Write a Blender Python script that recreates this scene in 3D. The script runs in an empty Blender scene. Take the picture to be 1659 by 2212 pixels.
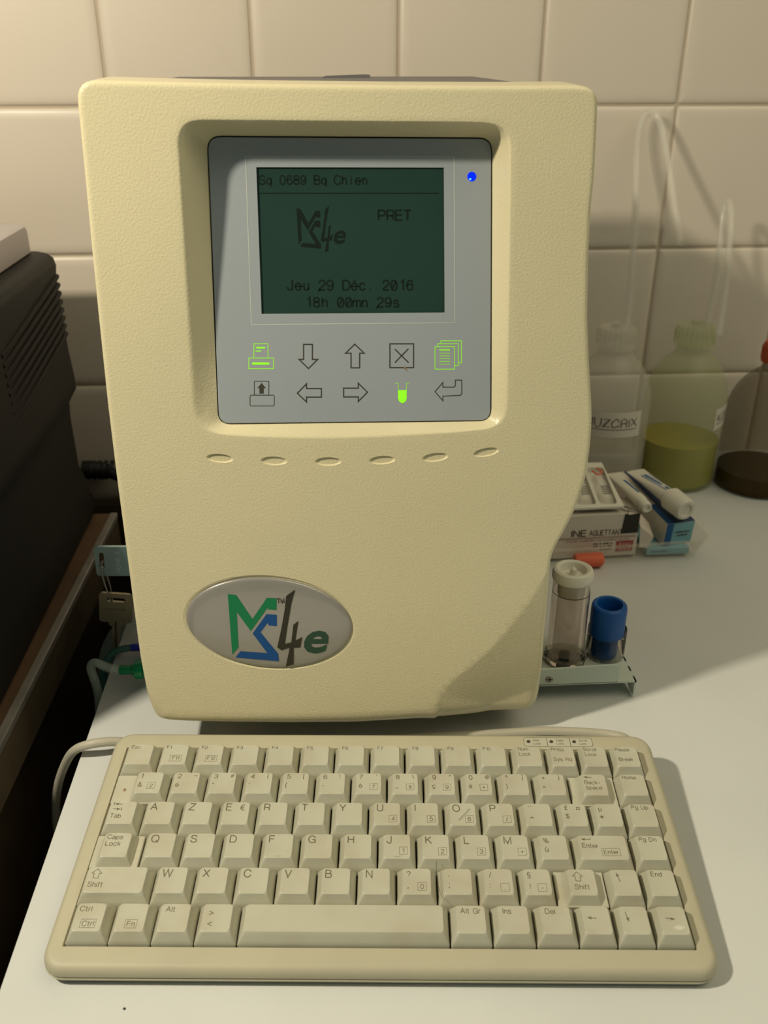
import bpy, bmesh, math, random
import numpy as np
from mathutils import Matrix, Vector
from mathutils.geometry import delaunay_2d_cdt
random.seed(7)
SC = bpy.context.scene
COL = SC.collection
PI = math.pi

# ---------------------------------------------------------------- camera, world, lights, exposure
cd = bpy.data.cameras.new('camera'); cam = bpy.data.objects.new('camera', cd); COL.objects.link(cam)
cd.sensor_fit = 'VERTICAL'; cd.sensor_height = 36.0; cd.lens = 36.0 * 1965 / 2212
cam.location = (0, 0, 0.345)
cam.rotation_euler = (math.radians(90 - 26.62), 0, math.radians(-3.70))
cd.clip_start = 0.01
cd.dof.use_dof = True; cd.dof.focus_distance = 0.46; cd.dof.aperture_fstop = 13.0
SC.camera = cam
SC.view_settings.view_transform = 'Standard'; SC.view_settings.look = 'None'
SC.view_settings.gamma = 1.0; SC.view_settings.use_curve_mapping = False
SC.view_settings.exposure = 0.0

w = bpy.data.worlds.new('world'); SC.world = w; w.use_nodes = True
w.node_tree.nodes['Background'].inputs[0].default_value = (0.62, 0.90, 0.88, 1)
w.node_tree.nodes['Background'].inputs[1].default_value = 0.095

def lamp(name, kind, loc, target, energy, color, **k):
    l = bpy.data.lights.new(name, kind); o = bpy.data.objects.new(name, l); COL.objects.link(o)
    l.energy = energy; l.color = color; o.location = loc
    for a, b in k.items(): setattr(l, a, b)
    o.rotation_euler = (Vector(target) - Vector(loc)).to_track_quat('-Z', 'Y').to_euler()
    return o
# the bulb of a warm lamp to the left of the analyser and above it
lamp('lamp_bulb', 'POINT', (-0.44, 0.15, 0.65), (0, 0.4, 0), 18.0, (1.0, 0.90, 0.70), shadow_soft_size=0.022)
# broad overhead fill, added to warm and brighten the right of the wall
lamp('overhead_fill', 'AREA', (0.85, 0.05, 1.5), (0.25, 0.6, 0.1), 9.5, (1.0, 0.87, 0.60), shape='RECTANGLE', size=1.4, size_y=1.0)

# ---------------------------------------------------------------- materials
MATS = {}
def mat(name, col, rough=0.5, metal=0.0, bump=0.0, bscale=300.0, vary=0.03, vscale=20.0, alpha=1.0, emit=None, estr=0.0, coat=0.0, spec=0.5, trans=0.0, ior=1.45, bdist=0.0005, vcol=None, detail=3.0):
    m = bpy.data.materials.new(name); m.use_nodes = True; nt = m.node_tree; p = nt.nodes['Principled BSDF']
    tc = nt.nodes.new('ShaderNodeTexCoord')
    nz = nt.nodes.new('ShaderNodeTexNoise'); nz.inputs['Scale'].default_value = vscale; nz.inputs['Detail'].default_value = 4
    nt.links.new(tc.outputs['Object'], nz.inputs['Vector'])
    mx = nt.nodes.new('ShaderNodeMix'); mx.data_type = 'RGBA'
    c2 = vcol or tuple(max(0, c * (1 - 3 * vary)) for c in col)
    mx.inputs['A'].default_value = (*col, 1); mx.inputs['B'].default_value = (*c2, 1)
    rp = nt.nodes.new('ShaderNodeValToRGB'); rp.color_ramp.elements[0].position = 0.42; rp.color_ramp.elements[1].position = 0.75
    nt.links.new(nz.outputs['Fac'], rp.inputs['Fac']); nt.links.new(rp.outputs['Color'], mx.inputs['Factor'])
    nt.links.new(mx.outputs['Result'], p.inputs['Base Color'])
    p.inputs['Roughness'].default_value = rough; p.inputs['Metallic'].default_value = metal
    p.inputs['Specular IOR Level'].default_value = spec; p.inputs['IOR'].default_value = ior
    p.inputs['Coat Weight'].default_value = coat; p.inputs['Alpha'].default_value = alpha
    p.inputs['Transmission Weight'].default_value = trans
    if emit: p.inputs['Emission Color'].default_value = (*emit, 1); p.inputs['Emission Strength'].default_value = estr
    if bump:
        b = nt.nodes.new('ShaderNodeBump'); b.inputs['Strength'].default_value = bump; b.inputs['Distance'].default_value = bdist
        n2 = nt.nodes.new('ShaderNodeTexNoise'); n2.inputs['Scale'].default_value = bscale; n2.inputs['Detail'].default_value = detail
        nt.links.new(tc.outputs['Object'], n2.inputs['Vector']); nt.links.new(n2.outputs['Fac'], b.inputs['Height'])
        nt.links.new(b.outputs['Normal'], p.inputs['Normal'])
    MATS[name] = m
    return m

CREAM = mat('cream_shell', (0.74, 0.665, 0.435), rough=0.30, bump=0.75, bscale=950, bdist=0.00022, coat=0.1, vary=0.01, detail=1.5, spec=0.45)
CREAM_S = mat('cream_smooth', (0.80, 0.66, 0.36), rough=0.5, vary=0.01)
KEYBODY = mat('keyboard_beige', (0.50, 0.465, 0.335), rough=0.5, bump=0.15, bscale=1500, bdist=0.0001, vary=0.02, vscale=30)
KEYCAP = mat('keycap_beige', (0.52, 0.51, 0.405), vcol=(0.475, 0.445, 0.335), rough=0.40, bump=0.12, bscale=2500, bdist=0.0001, vary=0.025, vscale=60)
PRINT = mat('key_print', (0.16, 0.14, 0.085), rough=0.6)
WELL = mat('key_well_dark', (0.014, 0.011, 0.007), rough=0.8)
GRIME = mat('grime', (0.30, 0.20, 0.10), rough=0.8)
PANEL = mat('panel_grey', (0.35, 0.385, 0.42), rough=0.55, vary=0.01, bump=0.1, bscale=1500, bdist=0.0001)
DARKGAP = mat('dark_gap', (0.02, 0.018, 0.01), rough=0.7)  # near-black: shade in gaps and recess edges is put into the colour
LCD = mat('lcd_glass', (0.022, 0.055, 0.042), rough=0.22, vary=0.05, spec=0.6)
LCDINK = mat('lcd_ink', (0.010, 0.018, 0.014), rough=0.3)
FRAME = mat('panel_white_line', (0.62, 0.66, 0.58), rough=0.5)
INK = mat('panel_ink', (0.055, 0.05, 0.035), rough=0.6)
GREENLIT = mat('green_lit_icon', (0.25, 0.6, 0.05), rough=0.5, emit=(0.27, 0.85, 0.03), estr=0.45)
GREENLIT2 = mat('green_lit_solid', (0.2, 0.6, 0.02), rough=0.5, emit=(0.22, 0.9, 0.01), estr=0.8)
BLUELED = mat('blue_led', (0.0, 0.01, 0.4), rough=0.2, emit=(0.0, 0.02, 1.0), estr=0.9)
BLUELED2 = mat('blue_led_spark', (0.1, 0.5, 0.9), rough=0.2, emit=(0.05, 0.5, 1.0), estr=1.0)
BADGE = mat('badge_silver', (0.36, 0.34, 0.31), rough=0.28, metal=0.25, bump=0.05, bscale=900, bdist=0.0001, vary=0.02, coat=0.6)
LOGOG = mat('logo_green', (0.0, 0.21, 0.075), rough=0.35, vary=0.01)
LOGOB = mat('logo_blue', (0.0, 0.075, 0.28), rough=0.35, vary=0.01)
LOGOK = mat('logo_black', (0.03, 0.027, 0.015), rough=0.35)
LOGOE = mat('logo_dark_green', (0.02, 0.07, 0.04), rough=0.35)
HOUSING = mat('dark_grey_metal', (0.16, 0.15, 0.15), rough=0.5, bump=0.1)
COUNTER = mat('white_laminate', (0.66, 0.675, 0.65), rough=0.5, bump=0.15, bscale=500, bdist=0.0002, vary=0.02, vscale=14)
SHADEDWOOD = mat('shaded_wood', (0.085, 0.060, 0.032), rough=0.6, vary=0.2, vscale=9)  # brown kept very dark: shade below the counters is in the colour
mat('brown_board', (0.13, 0.10, 0.06), rough=0.6, vary=0.15)
WOODTOP = mat('worn_wood_top', (0.17, 0.10, 0.05), rough=0.6, vary=0.2, vscale=12)
STEEL = mat('steel_edge', (0.42, 0.40, 0.36), rough=0.45, metal=0.4, vary=0.12, vscale=25)
MACH = mat('anthracite_plastic', (0.020, 0.019, 0.016), rough=0.6, spec=0.3, bump=0.1, bscale=900)
MACHLID = mat('light_grey_plastic', (0.52, 0.47, 0.46), rough=0.5)
BLACK = mat('black_rubber', (0.012, 0.012, 0.01), rough=0.6)
CABLE = mat('beige_cable', (0.50, 0.47, 0.37), rough=0.45)
CHROME = mat('chrome', (0.75, 0.74, 0.72), rough=0.15, metal=1.0)
KEYMETAL = mat('key_nickel', (0.38, 0.33, 0.22), rough=0.42, metal=0.6, vary=0.05)
KEYBRIGHT = mat('key_bright', (0.42, 0.60, 0.62), rough=0.28, metal=0.6, vary=0.05)
WHITEMETAL = mat('white_painted_metal', (0.55, 0.62, 0.54), rough=0.45)
CLEAR = mat('clear_plastic', (0.85, 0.82, 0.76), rough=0.08, alpha=0.22, spec=0.8, coat=0.5)
CLEARW = mat('clear_acrylic', (0.93, 0.88, 0.84), rough=0.03, trans=1.0, ior=1.40, vary=0.0)
CLEARTRAY = mat('clear_tray_plastic', (0.72, 0.66, 0.52), rough=0.1, alpha=0.13, spec=0.8)
TUBECLEAR = mat('clear_tube_silicone', (0.60, 0.70, 0.62), rough=0.15, alpha=0.30, spec=0.8)
TUBETEAL = mat('teal_tube', (0.05, 0.17, 0.14), rough=0.2, alpha=0.8)
GREENP = mat('green_connector', (0.0, 0.25, 0.08), rough=0.3)
BLUEP = mat('blue_connector', (0.02, 0.03, 0.40), rough=0.3)
BLUECAP = mat('blue_cap', (0.0, 0.075, 0.30), rough=0.5, bump=0.1, bscale=900)
WHITEP = mat('white_plastic', (0.66, 0.64, 0.54), rough=0.45)
WHITECARD = mat('white_card', (0.62, 0.56, 0.47), rough=0.7)
CARDINK = mat('card_ink', (0.07, 0.055, 0.035), rough=0.7)
CARDBLACK = mat('card_black', (0.02, 0.018, 0.012), rough=0.6)
CARDRED = mat('card_red', (0.36, 0.06, 0.05), rough=0.7)
CARDPINK = mat('card_pale_pink', (0.62, 0.36, 0.28), rough=0.7)
ORANGE = mat('orange_red_ink', (0.75, 0.15, 0.07), rough=0.6)
CARDBLUE = mat('card_blue', (0.01, 0.09, 0.26), rough=0.6)
CARDCYAN = mat('card_cyan', (0.20, 0.42, 0.48), rough=0.6)
CARDNAVY = mat('card_navy', (0.012, 0.035, 0.10), rough=0.6)
BOTTLE = mat('bottle_polythene', (0.72, 0.68, 0.56), rough=0.3, alpha=0.30, spec=0.5)
BOTTLEY = mat('bottle_polythene_green', (0.55, 0.60, 0.30), rough=0.3, alpha=0.28, spec=0.5)
BOTTLEB = mat('bottle_polythene_brown', (0.12, 0.07, 0.006), rough=0.3, alpha=0.45, spec=0.35)
LIQY = mat('yellow_green_liquid', (0.31, 0.26, 0.003), rough=0.25, alpha=0.93)
LIQD = mat('dark_liquid', (0.004, 0.006, 0.006), rough=0.25)
LIQW = mat('clear_liquid', (0.45, 0.42, 0.30), rough=0.25, alpha=0.30)
REDCAP = mat('red_cap', (0.50, 0.08, 0.03), rough=0.5)
STRAW = mat('straw_polythene', (0.82, 0.78, 0.68), rough=0.18, alpha=0.22, spec=0.9, coat=0.5)
LABELP = mat('paper_label', (0.66, 0.60, 0.50), rough=0.8)
LABELINK = mat('pen_ink', (0.06, 0.055, 0.05), rough=0.7)

# white wall tiles with grout, procedural
def tile_mat():
    m = bpy.data.materials.new('white_wall_tiles'); m.use_nodes = True; nt = m.node_tree; p = nt.nodes['Principled BSDF']
    nz = nt.nodes.new('ShaderNodeTexNoise'); nz.inputs['Scale'].default_value = 8
    tc = nt.nodes.new('ShaderNodeTexCoord'); nt.links.new(tc.outputs['Object'], nz.inputs['Vector'])
    mx = nt.nodes.new('ShaderNodeMix'); mx.data_type = 'RGBA'
    mx.inputs['A'].default_value = (0.74, 0.655, 0.55, 1); mx.inputs['B'].default_value = (0.71, 0.625, 0.515, 1)
    nt.links.new(nz.outputs['Fac'], mx.inputs['Factor']); nt.links.new(mx.outputs['Result'], p.inputs['Base Color'])
    p.inputs['Roughness'].default_value = 0.38
    b = nt.nodes.new('ShaderNodeBump'); b.inputs['Strength'].default_value = 0.12; b.inputs['Distance'].default_value = 0.002
    n2 = nt.nodes.new('ShaderNodeTexNoise'); n2.inputs['Scale'].default_value = 14
    nt.links.new(tc.outputs['Object'], n2.inputs['Vector']); nt.links.new(n2.outputs['Fac'], b.inputs['Height']); nt.links.new(b.outputs['Normal'], p.inputs['Normal'])
    return m
TILE = tile_mat()
GROUT = mat('grout', (0.55, 0.465, 0.36), rough=0.8)

# ---------------------------------------------------------------- mesh helpers
class MB:
    def __init__(s): s.v = []; s.f = []; s.m = []
    def add(s, verts, faces, mi=0):
        k = len(s.v); s.v += [tuple(map(float, v)) for v in verts]
        s.f += [tuple(i + k for i in f) for f in faces]; s.m += [mi] * len(faces)
        return s
    def loft(s, loops, mi=0, caps=(True, True), closed=True):
        n = len(loops[0]); V = [p for l in loops for p in l]; F = []
        for i in range(len(loops) - 1):
            for j in range(n if closed else n - 1):
                a = i * n + j; b = i * n + (j + 1) % n
                F.append((a, b, b + n, a + n))
        if caps[0]: F.append(tuple(range(n))[::-1])
        if caps[1]: F.append(tuple((len(loops) - 1) * n + j for j in range(n)))
        return s.add(V, F, mi)
    def box(s, x0, y0, z0, x1, y1, z1, mi=0):
        return s.add([(x0,y0,z0),(x1,y0,z0),(x1,y1,z0),(x0,y1,z0),(x0,y0,z1),(x1,y0,z1),(x1,y1,z1),(x0,y1,z1)],
                     [(3,2,1,0),(4,5,6,7),(0,1,5,4),(1,2,6,5),(2,3,7,6),(3,0,4,7)], mi)
    def lathe(s, prof, c=(0, 0, 0), n=32, mi=0, axis=None, caps=(False, False)):
        ax = Vector(axis or (0, 0, 1)).normalized(); q = Vector((0, 0, 1)).rotation_difference(ax)
        L = []
        for r, z in prof:
            L.append([Vector(c) + q @ Vector((r * math.cos(2*PI*j/n), r * math.sin(2*PI*j/n), z)) for j in range(n)])
        return s.loft(L, mi, caps)
    def tube(s, pts, r, n=12, mi=0, sub=6, hollow=0.0):
        P = spline(pts, sub); L = []; up = Vector((0.3, 0.2, 0.93)).normalized()
        t = (P[1] - P[0]).normalized(); nrm = t.cross(up).normalized()
        for i, p in enumerate(P):
            t = (P[min(i+1, len(P)-1)] - P[max(i-1, 0)]).normalized()
            nrm = (nrm - t * nrm.dot(t)).normalized(); b = t.cross(nrm)
            rr = r(i / (len(P) - 1)) if callable(r) else r
            L.append([p + (nrm * math.cos(2*PI*j/n) + b * math.sin(2*PI*j/n)) * rr for j in range(n)])
        return s.loft(L, mi)
    def prism(s, poly, z0, z1, f=lambda x, y, z: (x, y, z), mi=0, mi_side=None):
        n = len(poly); V = [f(x, y, z0) for x, y in poly] + [f(x, y, z1) for x, y in poly]
        s.add(V, [tuple(range(n))[::-1], tuple(range(n, 2*n))], mi)
        return s.add(V, [(i, (i+1) % n, (i+1) % n + n, i + n) for i in range(n)], mi if mi_side is None else mi_side)
    def build(s, name, mats, parent=None, angle=35, flip=False, M=None):
        me = bpy.data.meshes.new(name); me.from_pydata(s.v, [], s.f)
        mats = mats if isinstance(mats, (list, tuple)) else [mats]
        for m in mats: me.materials.append(m)
        me.polygons.foreach_set('material_index', s.m)
        bm = bmesh.new(); bm.from_mesh(me)
        bmesh.ops.remove_doubles(bm, verts=bm.verts, dist=1e-6)
        if flip is not None: bmesh.ops.recalc_face_normals(bm, faces=bm.faces)
        bm.to_mesh(me); bm.free()
        if M is not None: me.transform(M)
        me.polygons.foreach_set('use_smooth', [True] * len(me.polygons))
        me.set_sharp_from_angle(angle=math.radians(angle))
        me.update()
        o = bpy.data.objects.new(name, me); COL.objects.link(o)
        if parent is not None: o.parent = parent
        return o

def spline(pts, sub=6):
    P = [Vector(p) for p in pts]
    if sub <= 1 or len(P) < 3: return P
    out = []
    for i in range(len(P) - 1):
        p0, p1, p2, p3 = P[max(i-1, 0)], P[i], P[i+1], P[min(i+2, len(P)-1)]
        for k in range(sub):
            t = k / sub
            out.append(0.5 * ((2*p1) + (p2-p0)*t + (2*p0-5*p1+4*p2-p3)*t*t + (3*p1-p0-3*p2+p3)*t**3))
    out.append(P[-1]); return out

def rrect(x0, y0, x1, y1, r, n=5):
    o = []
    for cx, cy, a in ((x1-r, y0+r, -90), (x1-r, y1-r, 0), (x0+r, y1-r, 90), (x0+r, y0+r, 180)):
        for k in range(n + 1):
            t = math.radians(a + 90*k/n); o.append((cx + r*math.cos(t), cy + r*math.sin(t)))
    return o

def rquad(c, r, n=5):
    """rounded polygon from corner list"""
    o = []; N = len(c)
    for i in range(N):
        p = Vector(c[i]); a = (Vector(c[i-1]) - p); b = (Vector(c[(i+1) % N]) - p)
        p1 = p + a.normalized()*r; p2 = p + b.normalized()*r
        for k in range(n + 1):
            t = k/n; o.append(tuple((1-t)**2*p1 + 2*t*(1-t)*p + t*t*p2))
    return o

def resample(loop, n, closed=True):
    P = np.array(list(loop) + ([loop[0]] if closed else []), float)
    d = np.r_[0, np.cumsum(np.linalg.norm(np.diff(P, axis=0), axis=1))]
    t = np.linspace(0, d[-1], n + 1)[:-1] if closed else np.linspace(0, d[-1], n)
    return np.c_[np.interp(t, d, P[:, 0]), np.interp(t, d, P[:, 1])]

def smooth_loop(P, it=2):
    P = np.array(P, float)
    for _ in range(it): P = 0.5*P + 0.25*np.roll(P, 1, 0) + 0.25*np.roll(P, -1, 0)
    return P

def dist_to(P, poly, closed=True):
    P = np.atleast_2d(P); A = np.array(poly, float); Bq = np.roll(A, -1, 0) if closed else A[1:]
    if not closed: A = A[:-1]
    D = np.full(len(P), 1e9)
    for a, b in zip(A, Bq):
        ab = b - a; t = np.clip(((P - a) @ ab) / max(ab @ ab, 1e-18), 0, 1)
        D = np.minimum(D, np.linalg.norm(P - a - t[:, None]*ab, axis=1))
    return D

def inside(P, poly):
    P = np.atleast_2d(P); x, y = P[:, 0], P[:, 1]; c = np.zeros(len(P), bool); A = np.array(poly); Bq = np.roll(A, -1, 0)
    for (x0, y0), (x1, y1) in zip(A, Bq):
        if y0 == y1: continue
        c ^= ((y0 > y) != (y1 > y)) & (x < (x1-x0)*(y-y0)/(y1-y0) + x0)
    return c

def cdt(outer, holes=(), loops=(), pts=(), open_lines=()):
    """triangulate region inside outer and outside holes; returns verts2d, tris"""
    V = []; E = []
    for l in [outer] + list(holes) + list(loops):
        k = len(V); n = len(l); V += [tuple(p) for p in l]; E += [(k+i, k+(i+1) % n) for i in range(n)]
    for l in open_lines:
        k = len(V); n = len(l); V += [tuple(p) for p in l]; E += [(k+i, k+i+1) for i in range(n-1)]
    V += [tuple(p) for p in pts]
    r = delaunay_2d_cdt([Vector(v) for v in V], E, [], 0, 1e-7)
    v2 = np.array([tuple(v) for v in r[0]]); T = [t for t in r[2]]
    C = np.array([v2[list(t)].mean(0) for t in T]); keep = inside(C, outer)
    for h in holes: keep &= ~inside(C, h)
    return v2, [t for t, k in zip(T, keep) if k]

_tc = {}
def glyphs(s, bold=0.0, shear=0.0):
    """flat triangulated text, unit size, from Blender's own built-in typeface"""
    key = (s, bold, shear)
    if key not in _tc:
        c = bpy.data.curves.new('t', 'FONT'); c.body = s; c.resolution_u = 3; c.offset = bold; c.shear = shear
        o = bpy.data.objects.new('t', c); me = bpy.data.meshes.new_from_object(o)
        V = [(v.co.x, v.co.y) for v in me.vertices]; F = [tuple(p.vertices) for p in me.polygons]
        bpy.data.objects.remove(o); bpy.data.curves.remove(c); bpy.data.meshes.remove(me)
        _tc[key] = (V, F)
    return _tc[key]
def stroke(pts, wd, closed=False):
    """flat line of width wd with mitred corners"""
    P = [Vector(p) for p in pts]; n = len(P); V = []; F = []
    for i in range(n):
        a = P[i] - P[i-1] if (i > 0 or closed) else P[1] - P[0]
        b = P[(i+1) % n] - P[i] if (i < n-1 or closed) else a
        a = a.normalized(); b = b.normalized(); t = (a + b)
        t = t.normalized() if t.length > 1e-6 else a
        nn = Vector((-t.y, t.x)); c = max(0.35, nn.dot(Vector((-a.y, a.x)))); o = nn * (wd / 2 / c)
        V += [tuple(P[i] + o), tuple(P[i] - o)]
    for i in range(n if closed else n - 1):
        a = 2*i; b = 2*((i+1) % n); F.append((a, a+1, b+1, b))
    return V, F

# ---- single-stroke lettering, drawn on a grid 7 units high ('~' = smooth curve)
_b = '~.4,2.5 .8,4.2 2.2,5 3.7,4.2 4.2,2.5 3.7,.8 2.2,0 .8,.8 .4,2.5'; _d = '~4,2.5 3.6,4.2 2.2,5 .7,4.2 .2,2.5 .7,.8 2.2,0 3.6,.8 4,2.5'
_O = '~3.1,7.1 1.1,6.4 .2,4.6 .1,3.5 .2,2.4 1.1,.6 3.1,-.1 5.1,.6 6,2.4 6.1,3.5 6,4.6 5.1,6.4 3.1,7.1'
_h = '~.4,3 1,4.6 2.4,5 3.6,4.4 3.8,3 3.8,0 3.8,0'; _P = '.4,0 .4,7|~.4,7 .4,7 3,7 4.6,6.5 5,5.1 4.6,3.7 3,3.2 .4,3.2 .4,3.2'
_e = '~.2,2.6 .2,2.6 4.2,2.6 4.2,2.6 3.9,4.2 2.3,5.1 .8,4.3 .2,2.5 .7,.7 2.3,-.1 3.6,.5 4.1,1.4'
_c = '~4,3.6 3.4,4.7 2.2,5.1 .8,4.3 .2,2.5 .8,.7 2.2,-.1 3.5,.5 4.1,1.7'
_a = '~.5,3.9 1,4.8 2.2,5.1 3.4,4.7 3.8,3.7 3.8,1 3.8,0|~3.8,3 2,2.7 .5,2.2 .2,1.2 .8,.2 2,0 3.2,.6 3.8,1.8'
_u = '~.4,5 .4,5 .4,1.9 .7,.5 1.9,0 3.2,.5 3.8,2|3.8,5 3.8,0'
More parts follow.
